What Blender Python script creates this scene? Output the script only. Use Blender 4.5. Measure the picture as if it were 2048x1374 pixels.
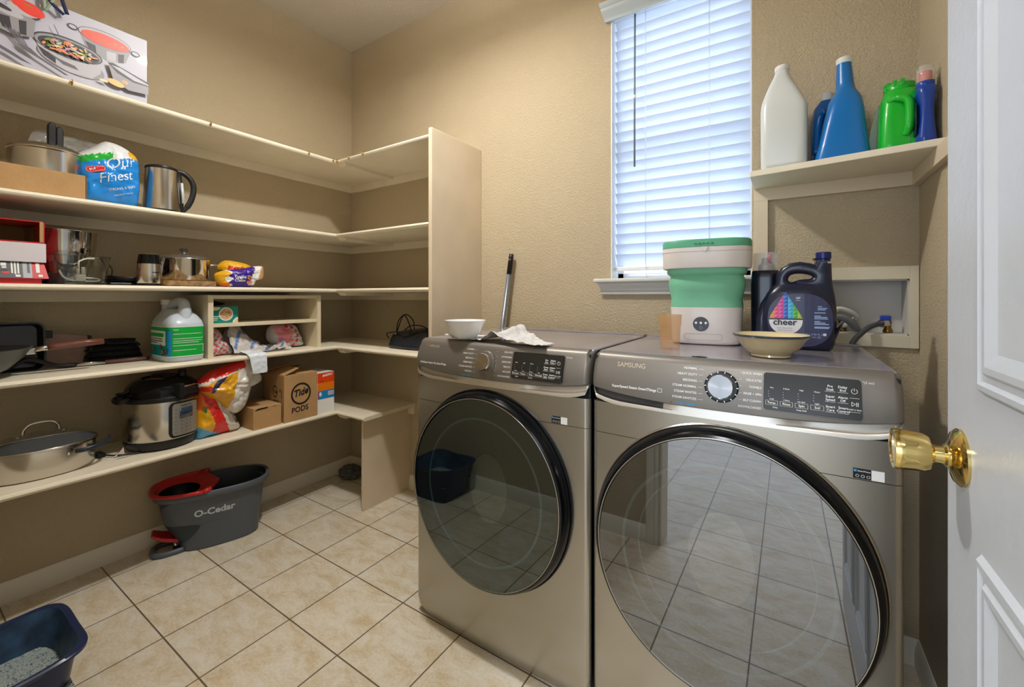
import bpy, bmesh, math, random
from mathutils import Vector, Matrix, noise
from mathutils.bvhtree import BVHTree

# ---------------------------------------------------------------- scene, camera, world, light
for _o in list(bpy.data.objects):
    bpy.data.objects.remove(_o)
SC = bpy.context.scene
COL = SC.collection
SC.view_settings.view_transform = 'Standard'
SC.view_settings.look = 'None'
SC.view_settings.gamma = 1.0
SC.view_settings.exposure = 0.2
SC.view_settings.use_curve_mapping = False

cam = bpy.data.cameras.new('camera')
camo = bpy.data.objects.new('camera', cam)
COL.objects.link(camo)
camo.location = (2.5302, -1.8494, 1.1851)
camo.rotation_euler = (math.pi / 2, 0, 0.5768)
cam.sensor_width = 36.0
cam.lens = 845.17 / 2048 * 36.0
cam.shift_y = -94.4 / 2048
cam.clip_start = 0.02
SC.camera = camo

world = bpy.data.worlds.new('daylight')
SC.world = world
world.use_nodes = True
_bg = world.node_tree.nodes['Background']
_bg.inputs[0].default_value = (0.70, 0.83, 1.0, 1)
_bg.inputs[1].default_value = 3.5

_l = bpy.data.lights.new('ceiling_lamp_light', 'AREA')
_l.shape = 'DISK'
_l.size = 0.11
_l.energy = 21
_l.color = (1.0, 0.98, 0.945)
_lo = bpy.data.objects.new('ceiling_lamp_light', _l)
COL.objects.link(_lo)
_lo.location = (1.38, -0.92, 2.575)
_l3 = bpy.data.lights.new('ceiling_bounce_fill', 'AREA')  # added fill, aimed at the ceiling for softer bounce light
_l3.energy = 17
_l3.shape = 'DISK'
_l3.size = 0.22
_l3.color = (1.0, 0.98, 0.95)
_lo3 = bpy.data.objects.new('ceiling_bounce_fill', _l3)
COL.objects.link(_lo3)
_lo3.location = (1.38, -0.92, 2.675)
_lo3.rotation_euler = (math.pi, 0, 0)

_l2 = bpy.data.lights.new('hall_fill_light', 'AREA')  # added fill reaching the room through the doorway, no fixture built
_l2.energy = 50
_l2.shape = 'DISK'
_l2.size = 0.5
_l2.color = (0.95, 0.96, 1.0)
_lo2 = bpy.data.objects.new('hall_fill_light', _l2)
COL.objects.link(_lo2)
_lo2.location = (2.2, -3.2, 2.8)

# ---------------------------------------------------------------- helpers
def lin(h):
    if not isinstance(h, str):
        return tuple(h)
    h = h.lstrip('#')
    o = []
    for i in (0, 2, 4):
        c = int(h[i:i + 2], 16) / 255
        o.append(c / 12.92 if c <= 0.04045 else ((c + 0.055) / 1.055) ** 2.4)
    return tuple(o)

MATS = {}
def M(key, col='#808080', rough=0.5, metal=0.0, bump=None, vary=None, alpha=1.0, trans=0.0, ior=1.45,
      emis=0.0, coat=0.0, spec=0.5, sss=0.0, aniso=0.0):
    if key in MATS:
        return MATS[key]
    m = bpy.data.materials.new(key)
    m.use_nodes = True
    nt = m.node_tree
    b = nt.nodes['Principled BSDF']
    c = lin(col)
    b.inputs['Base Color'].default_value = (*c, 1)
    b.inputs['Roughness'].default_value = rough
    b.inputs['Metallic'].default_value = metal
    b.inputs['Alpha'].default_value = alpha
    b.inputs['Transmission Weight'].default_value = trans
    b.inputs['IOR'].default_value = ior
    b.inputs['Coat Weight'].default_value = coat
    b.inputs['Specular IOR Level'].default_value = spec
    if aniso:
        b.inputs['Anisotropic'].default_value = aniso
    if sss:
        b.inputs['Subsurface Weight'].default_value = sss
        b.inputs['Subsurface Radius'].default_value = (0.02, 0.02, 0.02)
    if emis:
        b.inputs['Emission Color'].default_value = (*c, 1)
        b.inputs['Emission Strength'].default_value = emis
    tc = nt.nodes.new('ShaderNodeTexCoord')
    if bump:
        n = nt.nodes.new('ShaderNodeTexNoise')
        n.inputs['Scale'].default_value = bump[0]
        n.inputs['Detail'].default_value = bump[2] if len(bump) > 2 else 2
        nt.links.new(tc.outputs['Object'], n.inputs['Vector'])
        bp = nt.nodes.new('ShaderNodeBump')
        bp.inputs['Strength'].default_value = bump[1]
        bp.inputs['Distance'].default_value = 0.01
        nt.links.new(n.outputs['Fac'], bp.inputs['Height'])
        nt.links.new(bp.outputs['Normal'], b.inputs['Normal'])
    if vary:
        n = nt.nodes.new('ShaderNodeTexNoise')
        n.inputs['Scale'].default_value = vary[0]
        n.inputs['Detail'].default_value = 4
        nt.links.new(tc.outputs['Object'], n.inputs['Vector'])
        r = nt.nodes.new('ShaderNodeValToRGB')
        r.color_ramp.elements[0].position = 0.35
        r.color_ramp.elements[1].position = 0.65
        r.color_ramp.elements[0].color = (*[x * (1 - vary[1]) for x in c], 1)
        r.color_ramp.elements[1].color = (*[min(1, x * (1 + vary[1])) for x in c], 1)
        nt.links.new(n.outputs['Fac'], r.inputs['Fac'])
        nt.links.new(r.outputs['Color'], b.inputs['Base Color'])
    MATS[key] = m
    return m

_tc = {}
def text_geo(s, shear=0.0, bold=0.0):
    k = (s, shear, bold)
    if k not in _tc:
        cu = bpy.data.curves.new('t', 'FONT')
        cu.body = s
        cu.size = 1
        cu.resolution_u = 3
        cu.shear = shear
        cu.offset = bold
        o = bpy.data.objects.new('t', cu)
        COL.objects.link(o)
        dg = bpy.context.evaluated_depsgraph_get()
        me = bpy.data.meshes.new_from_object(o.evaluated_get(dg))
        vs = [v.co.copy() for v in me.vertices]
        fs = [tuple(p.vertices) for p in me.polygons]
        bpy.data.objects.remove(o)
        bpy.data.meshes.remove(me)
        bpy.data.curves.remove(cu)
        _tc[k] = (vs, fs)
    return _tc[k]

def V(*a):
    return Vector(a)

def catmull(pts, k=6, closed=False):
    P = [Vector(p) for p in pts]
    n = len(P)
    out = []
    for i in range(n if closed else n - 1):
        p0 = P[(i - 1) % n] if closed or i > 0 else P[0]
        p1 = P[i]
        p2 = P[(i + 1) % n]
        p3 = P[(i + 2) % n] if closed or i + 2 < n else P[-1]
        for j in range(k):
            t = j / k
            out.append(0.5 * ((2 * p1) + (p2 - p0) * t + (2 * p0 - 5 * p1 + 4 * p2 - p3) * t * t + (3 * p1 - p0 - 3 * p2 + p3) * t ** 3))
    if not closed:
        out.append(P[-1])
    return out

def se(cx, cy, z, rx, ry, n=2.0, N=36, rot=0.0):
    o = []
    for i in range(N):
        a = 2 * math.pi * i / N
        c, s = math.cos(a), math.sin(a)
        x = math.copysign(abs(c) ** (2 / n), c) * rx
        y = math.copysign(abs(s) ** (2 / n), s) * ry
        o.append(V(cx + x * math.cos(rot) - y * math.sin(rot), cy + x * math.sin(rot) + y * math.cos(rot), z))
    return o

class G:
    def __init__(s):
        s.bm = bmesh.new()
        s.mats = []
    def mi(s, m):
        if m not in s.mats:
            s.mats.append(m)
        return s.mats.index(m)
    def face(s, vs, m, smooth=True):
        try:
            f = s.bm.faces.new(vs)
        except ValueError:
            return None
        f.material_index = s.mi(m)
        f.smooth = smooth
        return f
    def poly(s, pts, m):
        return s.face([s.bm.verts.new(p) for p in pts], m, False)
    def box(s, x0, x1, y0, y1, z0, z1, m, bev=0.0, mat=None, seg=2):
        t = bmesh.new()
        bmesh.ops.create_cube(t, size=1)
        for v in t.verts:
            v.co = V((x0 + x1) / 2 + v.co.x * (x1 - x0), (y0 + y1) / 2 + v.co.y * (y1 - y0), (z0 + z1) / 2 + v.co.z * (z1 - z0))
        if bev:
            bmesh.ops.bevel(t, geom=list(t.edges), offset=bev, segments=seg, affect='EDGES', profile=0.5)
        s.merge(t, m, mat)
        return s
    def merge(s, t, m, mat=None, smooth=False):
        mp = {}
        for v in t.verts:
            mp[v] = s.bm.verts.new(mat @ v.co if mat else v.co)
        for f in t.faces:
            s.face([mp[v] for v in f.verts], m, smooth)
        t.free()
    def loft(s, rings, m, cap0=True, cap1=True, mfn=None, closed=True):
        R = [[s.bm.verts.new(p) for p in r] for r in rings]
        n = len(R[0])
        for i in range(len(R) - 1):
            for j in range(n if closed else n - 1):
                k = (j + 1) % n
                mm = mfn(i, j) if mfn else m
                s.face([R[i][j], R[i][k], R[i + 1][k], R[i + 1][j]], mm)
        if cap0:
            s.face(list(reversed(R[0])), mfn(0, 0) if mfn else m)
        if cap1:
            s.face(R[-1], mfn(len(R) - 2, 0) if mfn else m)
        return s
    def lathe(s, prof, m, c=(0, 0, 0), N=32, mat=None, mfn=None, sx=1.0, sy=1.0, cap=True):
        rings = []
        for r, z in prof:
            ring = []
            for i in range(N):
                a = 2 * math.pi * i / N
                p = V(c[0] + r * math.cos(a) * sx, c[1] + r * math.sin(a) * sy, c[2] + z)
                ring.append(mat @ p if mat else p)
            rings.append(ring)
        return s.loft(rings, m, cap and prof[0][0] > 1e-5, cap and prof[-1][0] > 1e-5, (lambda i, j: mfn(i)) if mfn else None)
    def tube(s, pts, r, m, N=8, closed=False, cap=True, flat=1.0):
        P = [Vector(p) for p in pts]
        n = len(P)
        rings = []
        up = V(0, 0, 1)
        prev = None
        for i in range(n):
            a = P[(i - 1) % n] if closed or i > 0 else P[i]
            b = P[(i + 1) % n] if closed or i < n - 1 else P[i]
            t = (b - a)
            t = t.normalized() if t.length > 1e-9 else V(1, 0, 0)
            if prev is None:
                q = up if abs(t.dot(up)) < 0.95 else V(1, 0, 0)
                u = (q - t * t.dot(q)).normalized()
            else:
                u = (prev - t * t.dot(prev))
                u = u.normalized() if u.length > 1e-6 else prev
            prev = u
            w = t.cross(u)
            rr = r[i] if isinstance(r, (list, tuple)) else r
            rings.append([P[i] + u * math.cos(2 * math.pi * k / N) * rr + w * math.sin(2 * math.pi * k / N) * rr * flat for k in range(N)])
        if closed:
            rings.append(rings[0])
            s.loft(rings, m, False, False)
        else:
            s.loft(rings, m, cap, cap)
        return s
    def grid(s, fn, nu, nv, m, mfn=None, flip=False):
        vs = [[s.bm.verts.new(fn(i / nu, j / nv)) for j in range(nv + 1)] for i in range(nu + 1)]
        for i in range(nu):
            for j in range(nv):
                q = [vs[i][j], vs[i + 1][j], vs[i + 1][j + 1], vs[i][j + 1]]
                if flip:
                    q.reverse()
                mm = mfn((i + .5) / nu, (j + .5) / nv) if mfn else m
                if mm is not None:
                    s.face(q, mm)
        return s
    def prism(s, pts, O, U, W, N, d, m, bev=0.0):
        """outline in (u,w) of plane O,U,W extruded along N by d"""
        t = bmesh.new()
        vs = [t.verts.new(O + U * a + W * b) for a, b in pts]
        f = t.faces.new(vs)
        r = bmesh.ops.extrude_face_region(t, geom=[f])
        for v in r['geom']:
            if isinstance(v, bmesh.types.BMVert):
                v.co += N * d
        bmesh.ops.recalc_face_normals(t, faces=t.faces)
        if bev:
            bmesh.ops.bevel(t, geom=list(t.edges), offset=bev, segments=2, affect='EDGES', profile=0.5)
        s.merge(t, m)
        return s
    def text(s, st, size, O, U, W, m, align='L', shear=0.0, bold=0.0, sx=1.0):
        vs, fs = text_geo(st, shear, bold)
        if not vs:
            return s
        wdt = max(v.x for v in vs)
        off = {'L': 0, 'C': -wdt / 2, 'R': -wdt}[align]
        B = [s.bm.verts.new(O + U * ((v.x + off) * size * sx) + W * (v.y * size)) for v in vs]
        for f in fs:
            s.face([B[i] for i in f], m, False)
        return s
    def ell(s, O, A, B, m, N=28, a0=0, a1=2 * math.pi):
        s.poly([O + A * math.cos(a0 + (a1 - a0) * i / N) + B * math.sin(a0 + (a1 - a0) * i / N) for i in range(N)], m)
        return s
    def ring(s, O, A, B, w, m, N=40):
        """flat annulus: outer A,B ; inner scaled (1-w)"""
        o = [s.bm.verts.new(O + A * math.cos(2 * math.pi * i / N) + B * math.sin(2 * math.pi * i / N)) for i in range(N)]
        q = [s.bm.verts.new(O + (A * math.cos(2 * math.pi * i / N) + B * math.sin(2 * math.pi * i / N)) * (1 - w)) for i in range(N)]
        for i in range(N):
            s.face([o[i], o[(i + 1) % N], q[(i + 1) % N], q[i]], m, False)
        return s
    def rect(s, O, U, W, u0, u1, w0, w1, m):
        s.poly([O + U * u0 + W * w0, O + U * u1 + W * w0, O + U * u1 + W * w1, O + U * u0 + W * w1], m)
        return s
    def bvh(s):
        s.bm.normal_update()
        return BVHTree.FromBMesh(s.bm)
    def wrap(s, bvh, d, eps=0.0006, far=0.5):
        d = Vector(d).normalized()
        miss = []
        for v in s.bm.verts:
            h = bvh.ray_cast(v.co - d * far, d)
            if h[0] is not None:
                v.co = h[0] - d * eps
            else:
                miss.append(v)
        if miss:
            bmesh.ops.delete(s.bm, geom=miss, context='VERTS')
        return s
    def noise(s, amp, sc, seed=0):
        s.bm.normal_update()
        for v in s.bm.verts:
            n = noise.noise_vector(v.co * sc + V(seed, seed * 2.3, seed * .7))
            v.co += n * amp
        return s
    def done(s, name, parent=None, label=None, recalc=True, auto=None, kind=None, weld=0.0):
        if weld:
            bmesh.ops.remove_doubles(s.bm, verts=s.bm.verts, dist=weld)
        if recalc:
            bmesh.ops.recalc_face_normals(s.bm, faces=s.bm.faces)
        me = bpy.data.meshes.new(name)
        s.bm.to_mesh(me)
        s.bm.free()
        for m in s.mats:
            me.materials.append(m)
        if auto is not None:
            me.set_sharp_from_angle(angle=math.radians(auto))
        o = bpy.data.objects.new(name, me)
        COL.objects.link(o)
        if parent:
            o.parent = parent
        if label:
            o['label'] = label
        if kind:
            o['kind'] = kind
        return o

def thing(name, label, cat, loc=(0, 0, 0), rz=0.0, group=None):
    o = bpy.data.objects.new(name, None)
    o.empty_display_size = 0.05
    COL.objects.link(o)
    o.location = loc
    o.rotation_euler = (0, 0, rz)
    o['label'] = label
    o['category'] = cat
    if group:
        o['group'] = group
    return o

def tag(o, label, cat, group=None):
    o['label'] = label
    o['category'] = cat
    if group:
        o['group'] = group
    return o

def struct(o):
    o['kind'] = 'structure'
    return o

def plate(splines, ext, bev, res=4):
    """2-D outlines (first = outer, rest = holes) -> rounded solid plate, lists of verts / faces in x,y,z(thickness)"""
    cu = bpy.data.curves.new('p', 'CURVE')
    cu.dimensions = '2D'
    cu.fill_mode = 'BOTH'
    cu.extrude = ext
    cu.bevel_depth = bev
    cu.bevel_resolution = res
    for pts in splines:
        sp = cu.splines.new('POLY')
        sp.points.add(len(pts) - 1)
        for i, p in enumerate(pts):
            sp.points[i].co = (p[0], p[1], 0, 1)
        sp.use_cyclic_u = True
    o = bpy.data.objects.new('p', cu)
    COL.objects.link(o)
    dg = bpy.context.evaluated_depsgraph_get()
    me = bpy.data.meshes.new_from_object(o.evaluated_get(dg))
    t = bmesh.new()
    t.from_mesh(me)
    bmesh.ops.remove_doubles(t, verts=t.verts, dist=0.0002)
    bpy.data.objects.remove(o)
    bpy.data.meshes.remove(me)
    bpy.data.curves.remove(cu)
    return t

def pillow(g, pts, T, O, U, W, Nn, m=None, mfn=None, R=12, N=96, amp=0.004, sc=30, seed=0, back=0.4, pw=0.5, c=None):
    """soft bag: outline (u,w) swelling to thickness T along Nn"""
    P = catmull([V(a, b, 0) for a, b in pts], max(2, N // len(pts)), True)
    if c is None:
        c = sum(P, V(0, 0, 0)) / len(P)
    else:
        c = V(c[0], c[1], 0)
    n = len(P)
    for side in (1, -1):
        rows = []
        for k in range(R + 1):
            s_ = k / R
            row = []
            for p in P:
                q = c + (p - c) * s_
                h = T * max(0.0, 1 - s_ ** 2.4) ** pw * (1 if side > 0 else back)
                d = noise.noise(V(q.x, q.y, side * .3) * sc + V(seed, 0, 0)) * amp * 2 + noise.noise(V(q.x, q.y, side) * sc * 2.7 + V(seed, 3, 0)) * amp
                row.append((q, h + d * (1 - s_ ** 6)))
            rows.append(row)
        vs = [[g.bm.verts.new(O + U * q.x + W * q.y + Nn * (h * side)) for q, h in row] for row in rows[1:]]
        cv = g.bm.verts.new(O + U * c.x + W * c.y + Nn * (rows[0][0][1] * side))
        for j in range(n):
            k = (j + 1) % n
            def mm(a, b):
                if mfn is None or side < 0:
                    return m if m else mfn(c.x, c.y)
                return mfn((a.x + b.x) / 2, (a.y + b.y) / 2)
            g.face([cv, vs[0][j], vs[0][k]], mm(rows[0][j][0], rows[1][k][0]))
            for i in range(len(vs) - 1):
                g.face([vs[i][j], vs[i][k], vs[i + 1][k], vs[i + 1][j]], mm(rows[i + 1][j][0], rows[i + 2][k][0]))
    return g

X_, Y_, Z_ = V(1, 0, 0), V(0, 1, 0), V(0, 0, 1)
Z1, Z2, Z3, Z4, Z5 = 1.962, 1.542, 1.228, 0.902, 0.530      # shelf tops
RWX = 2.886                                                 # right wall
CH = 2.879                                                  # ceiling height
FWY = -1.84                                                 # front wall inner face

# ---------------------------------------------------------------- setting materials
def wall_mat(key, col, s=0.35, sc=130):
    m = M(key, col, 0.85, spec=0.25)
    nt = m.node_tree
    b = nt.nodes['Principled BSDF']
    tc = nt.nodes.new('ShaderNodeNewGeometry')
    n1 = nt.nodes.new('ShaderNodeTexNoise')
    n1.inputs['Scale'].default_value = sc
    n1.inputs['Detail'].default_value = 3
    n1.inputs['Distortion'].default_value = 0.8
    nt.links.new(tc.outputs['Position'], n1.inputs['Vector'])
    r = nt.nodes.new('ShaderNodeValToRGB')
    r.color_ramp.elements[0].position = 0.42
    r.color_ramp.elements[1].position = 0.62
    nt.links.new(n1.outputs['Fac'], r.inputs['Fac'])
    bp = nt.nodes.new('ShaderNodeBump')
    bp.inputs['Strength'].default_value = s
    bp.inputs['Distance'].default_value = 0.004
    nt.links.new(r.outputs['Color'], bp.inputs['Height'])
    nt.links.new(bp.outputs['Normal'], b.inputs['Normal'])
    n2 = nt.nodes.new('ShaderNodeTexNoise')
    n2.inputs['Scale'].default_value = 1.7
    n2.inputs['Detail'].default_value = 5
    nt.links.new(tc.outputs['Position'], n2.inputs['Vector'])
    mx = nt.nodes.new('ShaderNodeMix')
    mx.data_type = 'RGBA'
    c = lin(col)
    mx.inputs[6].default_value = (*[x * .93 for x in c], 1)
    mx.inputs[7].default_value = (*[min(1, x * 1.06) for x in c], 1)
    nt.links.new(n2.outputs['Fac'], mx.inputs[0])
    nt.links.new(mx.outputs[2], b.inputs['Base Color'])
    return m

WALL = wall_mat('textured tan wall paint', '#bfb094', 0.5)
CEIL = wall_mat('textured off white ceiling paint', '#d6cfc4', 0.4, 90)
SHELF = M('cream shelf paint', '#e4dac4', 0.5, vary=(6, .04), bump=(40, .05))
PANEL = M('cream side panel paint', '#d8c8ae', 0.5, vary=(5, .05), bump=(60, .05))
TRIMW = M('white trim paint', '#e8e2d2', 0.4)
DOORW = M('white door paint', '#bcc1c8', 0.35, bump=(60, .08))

def floor_mat():
    m = M('cream ceramic floor tile', '#d6c4a2', 0.3, spec=0.45)
    nt = m.node_tree
    b = nt.nodes['Principled BSDF']
    L = nt.links
    geo = nt.nodes.new('ShaderNodeNewGeometry')
    mp = nt.nodes.new('ShaderNodeMapping')
    T = 0.285
    mp.inputs['Location'].default_value = (-(0.4312 - T), 1.280 + 20 * T, 0)
    L.new(geo.outputs['Position'], mp.inputs['Vector'])
    br = nt.nodes.new('ShaderNodeTexBrick')
    br.offset = 0
    br.inputs['Scale'].default_value = 1
    br.inputs['Brick Width'].default_value = T
    br.inputs['Row Height'].default_value = T
    br.inputs['Mortar Size'].default_value = 0.0026
    br.inputs['Mortar Smooth'].default_value = 0.15
    br.inputs['Bias'].default_value = 0
    br.inputs['Color1'].default_value = (1, 1, 1, 1)
    br.inputs['Color2'].default_value = (0.86, 0.86, 0.86, 1)
    L.new(mp.outputs['Vector'], br.inputs['Vector'])
    st = nt.nodes.new('ShaderNodeMapping')
    st.inputs['Scale'].default_value = (5, 10, 1)
    st.inputs['Rotation'].default_value = (0, 0, 0.35)
    L.new(geo.outputs['Position'], st.inputs['Vector'])
    n = nt.nodes.new('ShaderNodeTexNoise')
    n.inputs['Scale'].default_value = 1.6
    n.inputs['Detail'].default_value = 9
    n.inputs['Roughness'].default_value = 0.72
    n.inputs['Distortion'].default_value = 0.6
    L.new(st.outputs['Vector'], n.inputs['Vector'])
    r = nt.nodes.new('ShaderNodeValToRGB')
    e = r.color_ramp.elements
    e[0].position, e[0].color = 0.33, (*lin('#cbb896'), 1)
    e[1].position, e[1].color = 0.64, (*lin('#e2dccf'), 1)
    k = e.new(0.47); k.color = (*lin('#d8ccb4'), 1)
    L.new(n.outputs['Fac'], r.inputs['Fac'])
    n3 = nt.nodes.new('ShaderNodeTexNoise')
    n3.inputs['Scale'].default_value = 110
    n3.inputs['Detail'].default_value = 3
    L.new(geo.outputs['Position'], n3.inputs['Vector'])
    m3 = nt.nodes.new('ShaderNodeMix')
    m3.data_type = 'RGBA'
    m3.blend_type = 'OVERLAY'
    m3.inputs[0].default_value = 0.35
    L.new(r.outputs['Color'], m3.inputs[6])
    L.new(n3.outputs['Fac'], m3.inputs[7])
    m2 = nt.nodes.new('ShaderNodeMix')
    m2.data_type = 'RGBA'
    m2.blend_type = 'MULTIPLY'
    m2.inputs[0].default_value = 0.5
    L.new(m3.outputs[2], m2.inputs[6])
    L.new(br.outputs['Color'], m2.inputs[7])
    mx = nt.nodes.new('ShaderNodeMix')
    mx.data_type = 'RGBA'
    mx.inputs[7].default_value = (*lin('#6e5f4e'), 1)
    L.new(br.outputs['Fac'], mx.inputs[0])
    L.new(m2.outputs[2], mx.inputs[6])
    L.new(mx.outputs[2], b.inputs['Base Color'])
    sub = nt.nodes.new('ShaderNodeMath')
    sub.operation = 'MULTIPLY_ADD'
    sub.inputs[1].default_value = -1.0
    L.new(br.outputs['Fac'], sub.inputs[0])
    mu = nt.nodes.new('ShaderNodeMath')
    mu.operation = 'MULTIPLY'
    mu.inputs[1].default_value = 0.25
    L.new(n.outputs['Fac'], mu.inputs[0])
    L.new(mu.outputs[0], sub.inputs[2])
    bp = nt.nodes.new('ShaderNodeBump')
    bp.inputs['Strength'].default_value = 0.5
    bp.inputs['Distance'].default_value = 0.002
    L.new(sub.outputs[0], bp.inputs['Height'])
    L.new(bp.outputs['Normal'], b.inputs['Normal'])
    return m
FLOOR = floor_mat()

# ---------------------------------------------------------------- room shell
struct(G().box(-1.4, 3.6, -6.5, 0.12, -0.1, 0, FLOOR).done('floor'))
struct(G().box(-0.12, 3.0, FWY, 0.12, CH, CH + .1, CEIL).done('ceiling'))
struct(G().box(-0.12, 0, FWY - .12, 0.0, 0, CH, WALL).done('wall_left'))
struct(G().box(RWX, RWX + .12, FWY - .12, 0.0, 0, CH, WALL).done('wall_right'))
WX0, WX1, WZ0, WZ1 = 1.862, 2.418, 1.262, 2.47
BX0, BX1, BZ0, BZ1 = 2.655, 2.862, 1.058, 1.241
g = G()
for a in ((-.12, WX0, 0, CH), (WX0, WX1, 0, WZ0), (WX0, WX1, WZ1, CH), (WX1, BX0, 0, CH), (BX0, BX1, 0, BZ0), (BX0, BX1, BZ1, CH), (BX1, RWX + .12, 0, CH)):
    g.box(a[0], a[1], 0, .14, a[2], a[3], WALL)
struct(g.done('wall_back', weld=.0001))
DX0, DX1, DZ = 1.995, 2.765, 2.05
g = G()
for a in ((0, DX0, 0, CH), (DX0, DX1, DZ, CH), (DX1, RWX, 0, CH)):
    g.box(a[0], a[1], FWY - .12, FWY, a[2], a[3], WALL)
struct(g.done('wall_front'))
# hallway beyond the doorway (seen mirrored in the washer glass)
struct(G().box(-1.5, 3.6, -6.5, FWY - .12, CH, CH + .1, CEIL).done('ceiling_hall'))
struct(G().box(3.5, 3.6, -6.5, FWY - .12, 0, CH, WALL).done('wall_hall_right'))
struct(G().box(-1.5, -1.4, -6.5, FWY - .12, 0, CH, WALL).done('wall_hall_left'))
struct(G().box(2.886 + .12, 3.6, FWY - .12, FWY, 0, CH, WALL).done('wall_hall_return'))
struct(G().box(-1.5, -.12, FWY - .12, FWY, 0, CH, WALL).done('wall_hall_side'))

def baseboard(name, p0, p1, nrm):
    """moulded baseboard from p0 to p1, profile growing along nrm"""
    prof = [(0, 0), (.014, 0), (.014, .052), (.012, .058), (.012, .062), (.008, .070), (.0065, .078), (.003, .083), (0, .083)]
    g = G()
    a, b = V(*p0, 0), V(*p1, 0)
    n = V(*nrm, 0)
    g.loft([[q + n * u + Z_ * z for u, z in prof] for q in (a, b)], TRIMW)
    return struct(g.done(name, auto=30))
baseboard('baseboard_left', (0, FWY), (0, 0), (1, 0))
baseboard('baseboard_back', (0, 0), (RWX, 0), (0, -1))
baseboard('baseboard_right', (RWX, FWY), (RWX, 0), (-1, 0))
baseboard('baseboard_front', (0, FWY), (DX0 - .06, FWY), (0, 1))
# doorway casing
g = G()
for x0, x1 in ((DX0 - .06, DX0), (DX1, DX1 + .055)):
    g.box(x0, x1, FWY, FWY + .012, 0, DZ + .06, TRIMW, .002)
    g.box(x0 + .008, x1 - .02, FWY + .012, FWY + .018, 0, DZ + .05, TRIMW, .002)
    g.box(x0, x1, FWY - .138, FWY - .12, 0, DZ + .06, TRIMW, .003)
g.box(DX0 - .06, DX1 + .055, FWY, FWY + .012, DZ, DZ + .06, TRIMW, .002)
g.box(DX0, DX0 + .015, FWY - .12, FWY, 0, DZ, TRIMW)
g.box(DX1 - .015, DX1, FWY - .12, FWY, 0, DZ, TRIMW)
struct(g.done('trim_1'))

# ---------------------------------------------------------------- window with blind
win = bpy.data.objects.new('window_1', None)
COL.objects.link(win)
win['kind'] = 'structure'
GLASSW = M('window glass', '#ffffff', 0.0, alpha=0.08, spec=0.5)
VINYL = M('white vinyl', '#eef0f2', 0.35)
g = G()
for a in ((WX0, WX0 + .03, WZ0, WZ1), (WX1 - .03, WX1, WZ0, WZ1), (WX0, WX1, WZ0, WZ0 + .03), (WX0, WX1, WZ1 - .03, WZ1), (WX0, WX1, 1.84, 1.87)):
    g.box(a[0], a[1], .09, .12, a[2], a[3], VINYL, .002)
g.box(WX0, WX0 + .004, 0, .12, WZ0, WZ1, VINYL)
g.box(WX1 - .004, WX1, 0, .12, WZ0, WZ1, VINYL)
g.done('window_frame', win)
G().box(WX0 + .02, WX1 - .02, .103, .107, WZ0 + .02, WZ1 - .02, GLASSW).done('pane', win)
SILLM = M('grey white sill paint', '#cfd0cb', 0.4)
g = G()
def moulding(g, prof, x0, x1, m, flip=1):
    # profile (out, z); returns mitred at both ends towards the wall
    g.loft([[V(x0 - u * .55 + .0, -u, z) for u, z in prof], [V(x1 + u * .55, -u, z) for u, z in prof]], m)
sill = [(0, 1.192), (.012, 1.192), (.017, 1.196), (.017, 1.206), (.012, 1.211), (.012, 1.218), (.022, 1.232), (.027, 1.240), (.027, 1.244), (.045, 1.246), (.050, 1.251), (.050, 1.259), (.045, 1.264), (0, 1.264)]
moulding(g, sill, 1.824, 2.437, SILLM)
g.box(WX0, WX1, 0, .10, 1.25, 1.264, SILLM, .001)
g.done('window_sill', win, auto=35)
head = [(0, 2.425), (.016, 2.425), (.016, 2.432), (.02, 2.440), (.032, 2.462), (.036, 2.470), (.036, 2.478), (.042, 2.486), (.045, 2.50), (0, 2.50)]
g = G()
moulding(g, head, 1.846, 2.434, M('blue grey header paint', '#b9c6cc', 0.4))
g.done('window_header', win, auto=35)

def slat_mat():
    m = bpy.data.materials.new('white blind slat')
    m.use_nodes = True
    nt = m.node_tree
    nt.nodes.remove(nt.nodes['Principled BSDF'])
    out = nt.nodes['Material Output']
    d = nt.nodes.new('ShaderNodeBsdfDiffuse')
    d.inputs[0].default_value = (.62, .64, .70, 1)
    t = nt.nodes.new('ShaderNodeBsdfTranslucent')
    t.inputs[0].default_value = (.90, .94, 1.0, 1)
    mx = nt.nodes.new('ShaderNodeMixShader')
    mx.inputs[0].default_value = 0.6
    nt.links.new(d.outputs[0], mx.inputs[1])
    nt.links.new(t.outputs[0], mx.inputs[2])
    nt.links.new(mx.outputs[0], out.inputs[0])
    return m
SLAT = slat_mat()
bl = thing('window_blind', 'white horizontal slat blind closed over the bright window', 'blind', (0, 0, 0))
g = G()
for i in range(24):
    z = 1.350 + i * .0463
    prof = []
    for k in range(5):
        t = k / 4
        prof.append((0.030 + .032 * (1 - t) + .003 * math.sin(math.pi * t), z - .026 + .052 * t))
    th = .0022
    ring = [(y, zz) for y, zz in prof] + [(y + th, zz) for y, zz in reversed(prof)]
    dz = -.0055 if i % 1 == 0 else 0
    g.loft([[V(x, y, zz + s * dz) for y, zz in ring] for x, s in ((WX0 + .010, 0), (WX1 - .008, 1))], SLAT)
g.done('slats', bl, auto=40)
G().box(WX0 + .006, WX1 - .006, .015, .065, 2.44, 2.468, VINYL, .002).done('headrail', bl)
G().box(WX0 + .010, WX1 - .008, .028, .060, 1.300, 1.318, VINYL, .003).done('bottom_rail', bl)
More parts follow.
